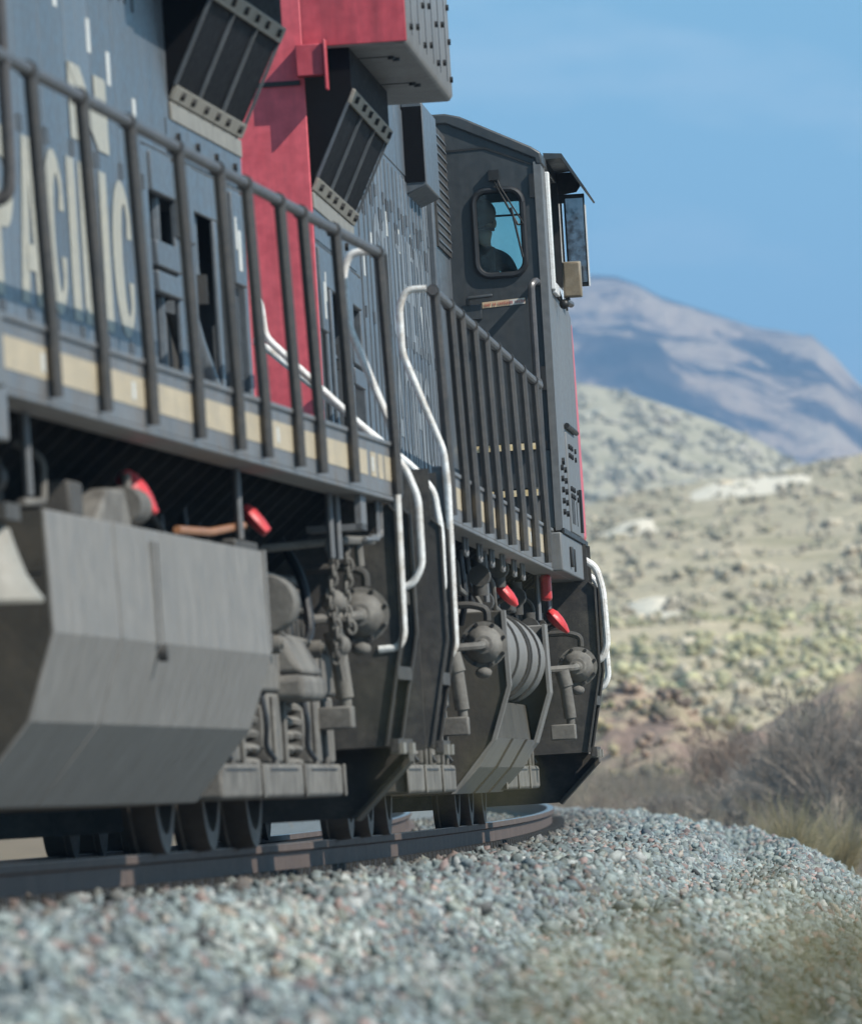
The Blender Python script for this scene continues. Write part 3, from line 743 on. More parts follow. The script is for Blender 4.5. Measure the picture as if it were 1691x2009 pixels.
    for (x, a) in cfg['shock']:
        so_ = B().cyl((x-.02, a, 1.03), (x+.005, a, .92), .050).cyl((x, a, .93), (x+.02, a, .70), .043).cyl((x+.02, a, .705), (x+.022, a, .66), .03).build('shock_absorber', TRUCK, root)
        B().box(x-.12, x+.055, a-.10, a+.10, .55, .66).build('shock_bracket', TRUCK, so_, bevel=.01)
    # --- fuel tank
    tx = 1.49
    prof = [(tx, 1.29), (tx+.01, .84), (tx-.10, .52), (1.13, .215)]
    if cfg['notch']:
        tkp = [(0, 1.18), (1.12, 1.18), (1.14, .80), (1.34, .77), (1.365, .53), (1.24, .36), (1.12, .215), (0, .215)]
        body = B().prism([(-1.45, 1.2), (-1.45, .8), (-1.2, .22), (0, .22), (0, 1.2)], t0, t1).prism(tkp, t0+.03, t1-.03).build('fuel_tank', TANKEND, root, bevel=.008)  # dark body colour carries the shade beneath reservoir and sill
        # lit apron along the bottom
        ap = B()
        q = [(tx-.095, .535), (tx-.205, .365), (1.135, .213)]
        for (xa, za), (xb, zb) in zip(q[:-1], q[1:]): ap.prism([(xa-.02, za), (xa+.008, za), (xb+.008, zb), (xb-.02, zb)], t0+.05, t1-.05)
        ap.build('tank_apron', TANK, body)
        sm = B()
        for a in (t0+2.4, t0+4.6):
            for (xa, za), (xb, zb) in zip(q[:-1], q[1:]): sm.prism([(xa+.006, za), (xa+.022, za), (xb+.022, zb), (xb+.006, zb)], a-.05, a+.05)
        sm.each('tank_rib', TANKEND, body)
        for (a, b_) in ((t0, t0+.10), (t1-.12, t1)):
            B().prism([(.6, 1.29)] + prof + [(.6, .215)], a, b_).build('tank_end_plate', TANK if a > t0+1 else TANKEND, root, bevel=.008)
        ed = B()
        for (xa, za), (xb, zb) in zip(prof[:-1], prof[1:]): ed.prism([(xa-.01, za), (xa+.014, za), (xb+.014, zb), (xb-.01, zb)], t0-.02, t0+.16)
        ed.build('tank_edge_strip', TANK, body)
        ed = B()
        for (xa, za), (xb, zb) in zip(prof[:-1], prof[1:]): ed.prism([(xa-.01, za), (xa+.010, za), (xb+.010, zb), (xb-.01, zb)], t1-.5, t1+.01)
        ed.build('tank_edge_strip', TANK, body)
        for (rx, rz, rr) in ((1.22, 1.06, .285),):
            rv = B().lathe((rx, t0+.25, rz), (0, 1, 0), [(0, .05), (.04, .2), (.14, rr), (5.9, rr), (6.0, .2), (6.04, .05)], 40).build('air_reservoir', TANK, root)
            bd = B()
            for a in (1.2, 2.9, 3.3, 4.7): bd.lathe((rx, t0+.25+a, rz), (0, 1, 0), [(0, rr+.002), (0, rr+.014), (.09, rr+.014), (.09, rr+.002)], 40)
            bd.each('reservoir_strap', TRUCKD, rv)
    else:
        body = B().prism([(-1.45, 1.29), (-1.46, .84), (-1.35, .52), (-1.1, .215)] + prof[::-1], t0, t1).build('fuel_tank', TANK, root, bevel=.006, smooth=8)
        B().prism([(.2, 1.285)] + [(x-.012, z) for x, z in prof] + [(.2, .22)], t1, t1+.02).box(.9, tx-.02, t1+.018, t1+.024, 1.06, 1.075).build('tank_end_plate', TANKEND, body)
        sm = B()
        for a in (t1-2.4,):
            for (xa, za), (xb, zb) in zip(prof[:-1], prof[1:]): sm.prism([(xa-.005, za), (xa+.006, za), (xb+.006, zb), (xb-.005, zb)], a, a+.16)
        sm.build('tank_seam', TANK, body, bevel=.004)
        sg_ = B().box(tx-.005, tx+.016, t1-3.82, t1-3.74, .83, 1.24).box(tx-.005, tx+.020, t1-3.62, t1-3.54, .83, 1.24).each('sight_glass', TANK, body)
        B().box(tx-.003, tx+.007, t1-3.745, t1-3.60, .84, 1.24).build('gauge_slot', UNDER, body)
        B().cyl((tx, t1-3.68, .80), (tx+.035, t1-3.68, .80), .035, n=10).build('drain_plug', TRUCKD, body)
        B().box(tx-.03, tx+.012, t0-.005, t0+.07, .85, 1.295).build('tank_edge_strip', TANK, body)
    # --- pipes, valves and boxes below the walkway
    for (kind, x, a, z, sx) in cfg['valves']:
        if kind == 'red':
            rv = B().lathe((x-.055*sx, a, z+.075*sx), (.62, 0, -.78), [(0, .012), (.012, .030*sx), (.05, .042*sx), (.11, .040*sx), (.16, .030*sx), (.19*sx, .012)], 14)
            rv.v = [(vx, a + (vy-a)*2.2, vz) for vx, vy, vz in rv.v]
            rv.build('red_valve_handle', VALVE, root)
            B().cyl((x-.09, a, z-.06), (x+.01, a, z-.005), .018, n=8).build('valve_stem', TRUCKD, root)
        elif kind == 'redbox':
            B().box(x-.02, x+.05, a-.12, a+.12, z-.09, z+.09).build('red_valve_cover', VALVE, root, bevel=.02)
    for j in range(cfg.get('clutter', 0)):
        a = rs.uniform(t0-1.5, t1+5.5); z = rs.uniform(1.28, 1.62); x = rs.uniform(1.0, 1.34)
        k_ = j % 4
        if k_ == 0: B().box(x-.14, x, a, a+rs.uniform(.2, .7), z-.14, z).build('equipment_box', TRUCKD, root, bevel=.015)
        elif k_ == 1: B().cyl((x, a, z), (x, a+.22, z), .065, n=14).cyl((x, a+.05, z-.12), (x, a+.05, z+.1), .045, n=12).build('valve_body', TRUCKD, root)
        elif k_ == 2: B().tube([(x-.2, a, 1.66), (x, a, z+.05), (x, a+.05, z-.12), (x, a+.8, z-.14)], .016, 7, .05).build('air_pipe', TRUCK, root)
        else: B().tube([(x, a, 1.66), (x+.02, a, 1.35), (x-.02, a+.1, 1.22)], .02, 7, .08).build('air_hose', RUBBER, root)
    for a in cfg['drops']:
        B().tube([(1.36, a, 1.67), (1.36, a, cfg.get('dropz', 1.36))], .018, 8).build('drop_pipe', SILL, root)
    for a in cfg.get('ubars', ()):
        B().tube([(1.42, a, 1.67), (1.42, a, 1.57), (1.42, a-.35*nearv*-1, 1.57), (1.42, a-.35*nearv*-1, 1.67)], .012, 6, .03).build('wire_hanger', SILL, root)
    B().box(1.20, 1.47, 2.2, 2.5, 1.50, 1.53).box(1.44, 1.47, 2.2, 2.5, 1.50, 1.69).build('sand_trap_bracket', SILL, root)
    # --- operator's cab
    CX = 1.575; B0 = B; co_ = cfg['cab']
    B = lambda: MB(d, co_)
    # rear wall with an opening for the door window
    wx0, wx1, wz0, wz1 = 1.105, 1.435, 3.69, 4.265
    def holed(x0, x1, z0, z1, hx0, hx1, hz0, hz1, a, b_, rr=.09, nseg=6, top=None):
        """wall plate in the xz plane with a rounded window hole"""
        hole = []
        for cx, cz, st_ in ((hx1-rr, hz1-rr, 0), (hx0+rr, hz1-rr, 90), (hx0+rr, hz0+rr, 180), (hx1-rr, hz0+rr, 270)):
            for i in range(nseg+1):
                an = rad(st_ + 90*i/nseg); hole.append((cx+rr*math.cos(an), cz+rr*math.sin(an)))
        return hole
    hole = holed(0, 0, 0, 0, wx0, wx1, wz0, wz1, 0, 0)
    def plate_with_hole(outer, hole, a, b_, name, m, parent, axis='y'):
        bm = bmesh.new()
        def loop(pts): 
            vs_ = [bm.verts.new((p, 0, q)) for p, q in pts]
            return [bm.edges.new((vs_[i], vs_[(i+1) % len(vs_)])) for i in range(len(vs_))]
        es = loop(outer) + loop(hole)
        bmesh.ops.triangle_fill(bm, edges=es, use_beauty=True)
        bm.normal_update(); vs_ = [q.co.copy() for q in bm.verts]; bm.verts.index_update(); fs_ = [tuple(q.index for q in f.verts) for f in bm.faces]
        mb = B(); nv = len(vs_)
        P = (lambda c, t: (c.x, t, c.z)) if axis == 'y' else (lambda c, t: (t, c.x, c.z))
        mb.add([P(c, a) for c in vs_] + [P(c, b_) for c in vs_], fs_ + [tuple(i+nv for i in reversed(f)) for f in fs_])
        for nl, st_ in ((len(outer), 0), (len(hole), len(outer))):
            mb.f += [(st_+i, st_+(i+1) % nl, st_+(i+1) % nl+nv, st_+i+nv) for i in range(nl)]
        bm.free(); return mb.build(name, m, parent)
    outer = [(.90, 2.56), (CX, 2.56), (CX, 4.44), (CX-.03, 4.50), (.97, 4.765), (.90, 4.765)]
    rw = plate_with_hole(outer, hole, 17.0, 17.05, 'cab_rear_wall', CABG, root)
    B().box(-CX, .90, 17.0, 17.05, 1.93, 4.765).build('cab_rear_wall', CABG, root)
    # door outline, gasket, glass, wiper, handle, sticker
    sm = B()
    so2 = [(.93, 4.545), (1.20, 4.555), (1.53, 4.42), (1.545, 2.62)]
    for (xa, za), (xb, zb) in zip(so2[:-1], so2[1:]):
        v1 = Vector((xb-xa, zb-za)).normalized()*.007; nx, nz_ = -v1.y, v1.x
        sm.prism([(xa-nx, za-nz_), (xb-nx, zb-nz_), (xb+nx, zb+nz_), (xa+nx, za+nz_)], 16.993, 17.002)
    sm.build('door_seam', BOLT, rw)
    gp = [(x_, 16.985, z_) for x_, z_ in hole] + [(hole[0][0], 16.985, hole[0][1])]
    B().tube(gp, .022, 8).build('window_gasket', RUBBER, rw)
    B().prism(hole, 17.02, 17.026).build('door_window_glass', GLASS, rw)
    B().tube([(1.245, 16.97, 4.36), (1.275, 16.955, 4.28), (1.40, 16.955, 4.02)], .008, 6).tube([(1.27, 16.96, 4.37), (1.29, 16.95, 4.29), (1.435, 16.955, 4.03), (1.40, 16.955, 4.02)], .007, 6).tube([(1.36, 16.95, 4.14), (1.42, 16.95, 3.80)], .008, 6).box(1.22, 1.29, 16.95, 17.0, 4.33, 4.40).each('window_wiper', BOLT, rw)
    B().box(.985, 1.12, 16.94, 17.0, 3.40, 3.50).tube([(1.03, 16.93, 3.50), (1.03, 16.91, 3.545), (1.20, 16.91, 3.555)], .014, 8, .02).build('door_handle', CABG, rw, bevel=.008)
    sg2 = B().add([(1.125, 16.996, 3.475), (1.415, 16.996, 3.490), (1.415, 16.996, 3.530), (1.125, 16.996, 3.515)], [(0, 1, 2, 3)]); sg2 = sg2.add([(1.125, 16.999, 3.475), (1.415, 16.999, 3.490), (1.415, 16.999, 3.530), (1.125, 16.999, 3.515)], [(0, 1, 2, 3)]).build('door_sticker', SIGNT, rw, smooth=0)
    B().add([(1.310, 16.9945, 3.4847), (1.412, 16.9945, 3.4895), (1.412, 16.9945, 3.5275), (1.310, 16.9945, 3.5222)], [(0, 1, 2, 3)]).build('sticker_white_field', LABELW, sg2, smooth=0)
    tk = B(); xx = 1.14
    for wd in (4, 2, 9, 6):
        for i in range(wd):
            zz = 3.484 + (xx-1.125)*.052
            tk.box(xx, xx+.0035, 16.9915, 16.993, zz, zz+.020)
            if i % 2: tk.box(xx, xx+.008, 16.9915, 16.993, zz+(.008 if i % 4 == 1 else .017), zz+(.011 if i % 4 == 1 else .020))
            xx += .0115
        xx += .012
    tk.build('sticker_lettering', SIGNR, sg2, smooth=0)
    B().box(.90, CX, 16.99, 17.0, 2.50, 2.56).build('door_sill', BOLT, rw)
    B().box(1.49, 1.525, 16.975, 17.0, 4.20, 4.36).box(1.49, 1.525, 16.975, 17.0, 2.9, 3.06).each('door_hinge', BOLT, rw)
    # roof
    rp = [(-CX-.01, 4.43), (-CX, 4.51), (-.95, 4.80), (.95, 4.80), (1.05, 4.775), (CX-.06, 4.545), (CX+.005, 4.50), (CX+.012, 4.42), (CX-.035, 4.42), (CX-.04, 4.46), (.95, 4.73), (-.95, 4.73), (-CX+.03, 4.46)]
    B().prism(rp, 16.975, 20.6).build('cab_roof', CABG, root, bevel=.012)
    # side wall with side window, front wall with windscreens, floor
    so3 = [(16.98, 1.95), (20.45, 1.95), (20.45, 4.44), (16.98, 4.44)]
    h3 = [(19.9, 4.36), (17.75, 4.36), (17.75, 3.66), (19.9, 3.66)]
    sw = plate_with_hole(so3, h3, CX-.05, CX, 'cab_side_wall', CABSIDE, root, 'x')
    B().box(CX, CX+.030, 17.60, 17.72, 3.60, 4.40).box(CX, CX+.030, 19.92, 20.02, 3.60, 4.40).box(CX, CX+.03, 17.72, 19.92, 3.58, 3.655).build('window_sash', WINTRIM, sw, bevel=.006)
    B().box(CX+.0, CX+.045, 18.75, 18.82, 3.66, 4.38).build('window_mullion', BOLT, sw)
    B().box(CX-.03, CX-.024, 17.75, 19.9, 3.66, 4.36).build('side_window_glass', GLASS, sw)
    B().box(-CX, -CX+.05, 16.98, 20.45, 1.95, 4.44).build('cab_side_wall', CABSIDE, root)
    fo = [(-CX+.05, 1.95), (CX-.05, 1.95), (CX-.05, 4.44), (.9, 4.74), (-CX+.05, 4.44)]
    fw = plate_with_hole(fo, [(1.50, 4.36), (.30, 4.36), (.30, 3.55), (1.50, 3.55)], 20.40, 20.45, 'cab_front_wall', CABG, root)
    B().box(.30, 1.50, 20.42, 20.426, 3.55, 4.36).build('windscreen', GLASS, fw)
    B().box(.2, 1.50, 20.36, 20.40, 4.255, 4.268).build('windscreen_bar', BOLT, fw)
    B().box(-CX+.05, CX-.05, 17.05, 20.4, 2.55, 2.60).build('cab_floor', INTER, root)
    B().box(.3, 1.45, 19.9, 20.36, 2.6, 3.45).build('control_desk', INTER, root, bevel=.03)
    B().box(.82, 1.30, 18.35, 18.85, 3.05, 3.16).box(.84, 1.28, 18.30, 18.38, 3.16, 3.66).box(1.0, 1.1, 18.55, 18.65, 2.6, 3.05).build('operator_seat', INTER, root, bevel=.03)
    # sun visor, wind deflector, mirror
    vz = B().prism([(CX-.01, 4.545), (1.69, 4.535), (1.845, 4.28), (1.834, 4.273), (1.682, 4.505), (CX-.01, 4.50)], 17.9, 19.75).build('sun_visor', CABG, root)
    B().prism([(CX, 4.50), (1.69, 4.50), (1.75, 4.40), (1.72, 4.36), (CX, 4.34)], 19.70, 19.74).build('visor_bracket', DARK, vz)
    de = B().box(1.655, 1.80, 18.80, 18.825, 3.66, 4.30).build('wind_deflector', BOLT, root, bevel=.006)
    B().box(1.668, 1.788, 18.792, 18.799, 3.69, 4.27).build('deflector_glass', MIRROR, de)
    B().box(1.797, 1.806, 18.79, 18.83, 3.66, 4.22).build('deflector_edge', WINTRIM, de)
    B().box(CX, 1.66, 18.79, 18.83, 4.24, 4.30).tube([(CX+.06, 18.81, 4.24), (CX+.06, 18.81, 3.5)], .008, 6).build('deflector_arm', BOLT, de)
    mi = B().box(1.635, 1.755, 18.40, 18.44, 3.575, 3.815).build('rear_view_mirror', TANMIR, root, bevel=.012)
    B().box(1.630, 1.760, 18.425, 18.45, 3.57, 3.82).build('mirror_shell', FLANGE, mi, bevel=.01)
    B().tube([(CX, 18.43, 3.60), (1.62, 18.43, 3.54), (1.67, 18.43, 3.57)], .012, 6).tube([(CX, 18.43, 3.72), (1.62, 18.43, 3.54)], .008, 6).ball((1.63, 18.43, 3.53), .035).build('mirror_arm', BOLT, mi)
    # steps up to the cab door
    for z, y0, x0 in ((2.53, 16.62, .90), (2.21, 16.25, 1.0)):
        sp = B().box(x0, 1.45, y0, 17.0, z-.03, z).build('cab_step', DARK, root)
        B().box(x0, 1.45, y0-.022, y0+.012, z-.036, z+.006).build('step_edge', STEPEDGE, sp)
        B().box(x0, 1.44, y0+.05, y0+.07, z-.29, z-.03).build('step_riser', CABG, sp)
    # handrail up to and along the cab
    B().tube([(1.50, 16.3, 2.905), (1.48, 16.75, 2.95)], .026, 8).build('side_handrail', RAILP, root)
    B().tube([(1.47, 16.75, 2.93), (1.47, 16.75, 3.60), (1.50, 16.80, 3.63), (CX+.045, 20.2, 3.60)], .024, 8, .03).build('cab_handrail', RAILP, root)
    B().tube([(1.47, 16.75, 1.95), (1.47, 16.75, 2.93)], .029, 8).build('stanchion', POST, root)
    # boxes and panels below the cab
    pb = B().box(1.38, CX-.005, 17.0, 18.35, 1.965, 2.50).build('battery_box', CABSIDE, root, bevel=.01)
    bt = B()
    for i in range(5):
        for a in (17.3, 17.95): bt.cyl((CX-.006, a, 2.08+i*.075), (CX+.02, a, 2.08+i*.075), .02, n=8)
    bt.cyl((CX-.006, 17.6, 2.43), (CX+.02, 17.6, 2.43), .025, n=8); bt.each('bolt', BOLT, pb)
    B().box(CX-.005, CX+.012, 16.9, 21.7, 1.930, 1.962).build('hinge_strip', BOLT, root)
    p2 = B().box(1.40, CX+.012, 18.5, 20.35, 1.965, 2.66).build('equipment_door', CABSIDE, root, bevel=.01)
    bt = B()
    for a in (18.7, 19.0, 19.3, 19.95):
        for z in (2.50, 2.56, 2.22, 2.27): bt.cyl((CX+.012, a, z), (CX+.026, a, z), .018, n=8)
    bt.cyl((CX+.02, 18.45, 2.70), (CX+.02, 20.4, 2.70), .018, n=8)
    for a in (18.72, 18.95, 19.2, 19.7): bt.box(CX+.010, CX+.016, a, a+.03, 2.03, 2.20)
    bt.each('bolt', BOLT, p2)
    B().box(CX+.0, CX+.03, 20.3, 20.5, 2.0, 2.30).build('grab_iron', BOLT, root)
    B().box(1.40, CX-.002, 16.6, 21.7, 1.67, 1.93).build('cab_sill', CABSIDE, root, bevel=.01)
    if cfg.get('underbox'): MB(d).box(1.2, 1.51, 17.3, 20.0, 1.50, 1.70).build('tool_box', SILL, root, bevel=.01)
    B().box(CX-.005, CX+.02, 18.1, 18.3, 1.72, 1.86).box(CX-.005, CX+.01, 18.9, 19.0, 1.70, 1.86).each('receptacle', BOLT, root, bevel=.01)
    # nose: grey behind, scarlet ahead
    B().prism([(20.45, 1.95), (21.35, 1.95), (21.35, 3.575), (20.45, 3.64)], -1.50, CX, 'x').build('nose', CABSIDE, root, bevel=.03)
    B().prism([(21.35, 1.95), (22.0, 1.95), (22.05, 2.4), (21.72, 3.40), (21.60, 3.55), (21.35, 3.572)], -1.48, CX-.004, 'x').build('nose_front', RED, root, bevel=.05, seg=3)
    # front grab rails
    g = 21.55
    B().tube([(CX-.03, g, 1.84), (CX+.06, g, 1.78), (CX+.10, g, 1.62), (CX+.11, g, 1.22), (CX+.07, g, 1.12), (CX-.05, g, 1.08)], .026, 10, .07).build('front_grab_rail', WHITE, root)
    B().tube([(CX-.06, g+.5, 1.76), (CX+.04, g+.5, 1.70), (CX+.075, g+.5, 1.55), (CX+.09, g+.5, 1.0), (CX+.05, g+.5, .92), (CX-.05, g+.5, .90)], .022, 10, .07).build('front_grab_rail', WHITE, root)
    return root

A_TH, A_LOC = .081, (-1.50, 58.1, 0)
B_TH, B_LOC = .0467, (-1.355, 60.64, 0)
cfgA = dict(cab=1.25, latch=lambda i: [3.82] if i in (0, 2, 5) else [], sc1=4.6, tank=(7.85, 16.15), notch=False, eh=.10,
            posts=[15.92, 14.23, 12.52, 10.67, 8.97, 7.76, 6.22, 5.11, 3.41, 1.0],
            cyl=[(1.36, 1.55, 1.105)], disc=[(1.315, 6.0, 1.10)], shock=[(1.265, 1.9)],
            valves=[('red', 1.33, 11.4, 1.47, 1.15), ('red', 1.34, 6.6, 1.47, .8)], drops=[15.5, 3.0, 2.6, 7.5], underbox=True, clutter=8)
cfgB = dict(cab=0.0, latch=lambda i: [3.72] if i % 2 else [3.62, 2.1], sc1=5.3, tank=(8.0, 15.0), notch=True, eh=.10,
            posts=[1.05, 2.9, 4.2, 5.9, 7.5, 9.2, 11.1, 13.1, 15.2],
            cyl=[(1.40, 7.2, 1.08), (1.51, 20.2, 1.06)], disc=[], shock=[(1.26, 6.5), (1.43, 19.8)],
            valves=[('red', 1.34, 12.6, 1.46, 1.0), ('redbox', 1.40, 17.6, 1.58, 1), ('red', 1.42, 19.3, 1.37, 1.1)],
            drops=[4.0, 9.0, 17.5, 19.4], ubars=[5.2, 7.1, 8.8, 10.4, 12.2, 13.6], clutter=46)
A = locomotive('near grey diesel locomotive at left, lettered PACIFIC, with a broad dusty fuel tank', A_LOC, A_TH, -1, cfgA)
Bl = locomotive('far grey diesel locomotive with scarlet hood end and wide dark cab', B_LOC, B_TH, 1, cfgB)

X_L = .87 + .0135
block_letters('lettering', [('P', -12.05, -11.25), ('A', -11.15, -10.27), ('C', -10.15, -9.35), ('I', -9.27, -8.88), ('F', -8.78, -8.12), ('I', -8.0, -7.62), ('C', -7.53, -6.68)], CREAM, A, X_L, 2.29, .70)
block_letters('lettering', [('N', -8.95, -7.46)], CREAM, A, X_L, 3.08, .33)
letters('lettering', [('S', 7.6, 8.35), ('O', 8.45, 9.25), ('U', 9.35, 10.1), ('T', 10.2, 10.9), ('H', 11.0, 11.8), ('E', 11.9, 12.55), ('R', 12.65, 13.45), ('N', 13.55, 14.35)], CREAM2, Bl, X_L, 3.02, .68)
letters('lettering', [('P', 8.4, 9.15), ('A', 9.25, 10.15), ('C', 10.25, 11.1), ('I', 11.2, 11.55), ('F', 11.65, 12.3), ('I', 12.4, 12.7), ('C', 12.8, 13.65)], CREAM2, Bl, X_L, 2.22, .68)

# things only the near unit shows
MB(-1).tube([(1.40, 16.7, 2.38), (1.49, 16.7, 2.40), (1.50, 16.7, 2.50), (1.50, 16.7, 3.8)], .025, 10, .06).build('grab_iron', RAILP, A)
MB(-1).lathe((1.36, 17.05, .93), (0, 0, 1), [(0, .205), (.015, .21), (.05, .185), (.11, .15), (.2, .12), (.27, .10), (.30, .06), (.31, .02)], 28).build('bell', BRASS, A)
MB(-1).box(1.24, 1.48, 16.85, 17.3, 1.23, 1.29).build('bell_bracket', TRUCKD, A)
fv = MB(-1).prism([(11.9, 1.29), (13.3, 1.29), (12.7, 1.46), (12.15, 1.47)], 1.18, 1.36, 'x').build('filler_housing', TRUCK, A, bevel=.02)
MB(-1).cyl((1.33, 12.0, 1.41), (1.33, 11.55, 1.41), .075).cyl((1.33, 11.8, 1.46), (1.33, 11.8, 1.54), .02).build('filler_neck', TRUCK, A)
MB(-1).tube([(1.36, 10.2, 1.345), (1.34, 8.6, 1.37), (1.32, 6.9, 1.435)], .017, 8).build('copper_pipe', COPPER, A)
MB(-1).box(1.2, 1.36, 6.7, 7.7, 1.30, 1.36).build('valve_bracket', TRUCKD, A, bevel=.01)
for x0, s0, ln in ((1.315, 2.55, 15), (1.335, 1.95, 11)):
    ch = MB(-1)
    for i in range(ln):
        c = (x0 + .012*math.sin(i*.7), s0 + .01*math.cos(i), 1.42 - i*.038)
        ch.torus(c, (1, .2, 0) if i % 2 else (.1, 1, 0), .018, .0085, 12, 6, stretch=(0, 0, 1))
    ch.build('chain', TRUCK, A)
MB(-1).tube([(.9, 2.6, 1.43), (1.34, 2.3, 1.46), (1.42, 1.4, 1.47)], .022, 8, .05).tube([(1.38, 1.75, 1.46), (1.385, 1.75, 1.34)], .022, 8).build('brake_lever', TRUCK, A)
MB(-1).tube([(1.30, 2.5, 1.20), (1.31, 2.45, 1.0), (1.30, 2.3, .92), (1.315, 2.3, .78)], .032, 8, .05).ball((1.31, 2.5, 1.16), .06).ball((1.31, 2.3, .95), .055).build('slack_adjuster', TRUCK, A)
MB(-1).tube([(1.44, 1.25, 1.67), (1.44, 1.25, 1.48), (1.42, 1.8, 1.47)], .012, 6, .04).tube([(1.44, 1.05, 1.67), (1.44, 1.05, 1.50), (1.42, 1.5, 1.485)], .012, 6, .04).build('conduit', SILL, A)

# ------------------------------------------------------------------ the engineer in the far cab
def person():
    root_obj = None
    th = B_TH
    bm = bmesh.new(); J = {}
    def j(n, p, r): J[n] = (bm.verts.new(p), r)
    def e(a, b): bm.edges.new((J[a][0], J[b][0]))
    # seated, facing +y (ahead), right arm towards the window; local metres, origin on the seat
    j('pel', (0, 0, .10), .155); j('wai', (0, -.02, .26), .14); j('che', (0, -.01, .42), .165); j('sho', (0, 0, .53), .11)
    j('nek', (.01, .01, .62), .058); j('hd0', (.02, .03, .69), .075); j('hd1', (.025, .03, .77), .098); j('hd2', (.025, .025, .855), .085)
    j('nose', (.075, .125, .755), .016); j('chin', (.055, .10, .69), .035)
    for s_, n in ((1, 'r'), (-1, 'l')):
        j('s'+n, (s_*.185, 0, .50), .07); j('e'+n, (s_*.255, .08, .27), .048); j('w'+n, (s_*.19, .31, .24), .032); j('p'+n, (s_*.18, .37, .235), .030)
        j('h'+n, (s_*.10, .04, .06), .10); j('k'+n, (s_*.13, .45, .05), .068); j('a'+n, (s_*.13, .43, -.33), .045); j('t'+n, (s_*.14, .58, -.39), .035)
    for a, b in (('pel', 'wai'), ('wai', 'che'), ('che', 'sho'), ('sho', 'nek'), ('nek', 'hd0'), ('hd0', 'hd1'), ('hd1', 'hd2'), ('hd1', 'nose'), ('hd0', 'chin')): e(a, b)
    for n in 'rl':
        for a, b in (('sho', 's'+n), ('s'+n, 'e'+n), ('e'+n, 'w'+n), ('w'+n, 'p'+n), ('pel', 'h'+n), ('h'+n, 'k'+n), ('k'+n, 'a'+n), ('a'+n, 't'+n)): e(a, b)
        s_ = 1 if n == 'r' else -1
        bx = s_*.18
        for i in range(4):
            f0 = 'f%s%d' % (n, i); o_ = (i-1.5)*.019; L_ = (.034, .040, .038, .030)[i]
            j(f0+'a', (bx+o_, .415, .237), .0085); j(f0+'b', (bx+o_, .415+L_, .228), .0082); j(f0+'c', (bx+o_, .415+L_*1.5, .205), .007)
            e('p'+n, f0+'a'); e(f0+'a', f0+'b'); e(f0+'b', f0+'c')
        j('th'+n+'a', (bx-s_*.035, .375, .232), .010); j('th'+n+'b', (bx-s_*.050, .41, .215), .0085); e('p'+n, 'th'+n+'a'); e('th'+n+'a', 'th'+n+'b')
    bm.verts.index_update(); radii = [None]*len(bm.verts)
    for q, r in J.values(): radii[q.index] = r
    pel = J['pel'][0].index
    me = bpy.data.meshes.new('person'); bm.to_mesh(me); bm.free()
    o = bpy.data.objects.new('person', me); COL.objects.link(o)
    sk = o.modifiers.new('skin', 'SKIN'); 
    if not me.skin_vertices: me.attributes
    try:
        layer = me.skin_vertices[0] if len(me.skin_vertices) else None
    except Exception: layer = None
    if layer is None:
        bm = bmesh.new(); bm.from_mesh(me); bm.verts.layers.skin.verify(); bm.to_mesh(me); bm.free(); layer = me.skin_vertices[0]
    for i, r in enumerate(radii): layer.data[i].radius = (r, r*.85 if i in (pel,) else r); layer.data[i].use_root = (i == pel)
    sb = o.modifiers.new('sub', 'SUBSURF'); sb.levels = 2; sb.render_levels = 2
    dg = bpy.context.evaluated_depsgraph_get(); m2 = bpy.data.meshes.new_from_object(o.evaluated_get(dg))
    o.modifiers.clear(); o.data = m2
    for m_ in (SKIN, SHIRT, TROUS): m2.materials.append(m_)
    for p in m2.polygons:
        c = p.center; p.use_smooth = True
        if c.z > .60 or (c.y > .33 and c.z > .15): p.material_index = 0
        elif c.z < .14: p.material_index = 2
        else: p.material_index = 1
    return o
ppl = person()
Rm_ = Matrix.Rotation(-B_TH, 4, 'Z') @ Matrix.Rotation(-PHI, 4, 'Y')
def in_B(p): return Vector(B_LOC) + (Rm_.to_3x3() @ Vector(p))
ppl.location = in_B((1.055, 18.62, 3.36)); ppl.rotation_euler = (0, -PHI, -B_TH - .1)
tag(ppl, 'person in a dark jacket seated at the cab window of the far locomotive', 'person')
MB().ball((.018, .000, .835), (.122, .128, .108), 16, 10).build('hair', HAIR, ppl)
eb = MB()
for xx in (-.012, .075): eb.ball((xx+.012, .115-.02*abs(xx), .785), .014, 8, 6)
eb.build('eye', LABELW, ppl)
MB().ball((.06, .112, .712), (.028, .012, .008), 8, 6).build('mouth', SIGNR, ppl)
MB().ball((.122, .02, .765), (.014, .028, .034), 8, 6).ball((-.076, .02, .765), (.014, .028, .034), 8, 6).build('ear', SKIN, ppl)

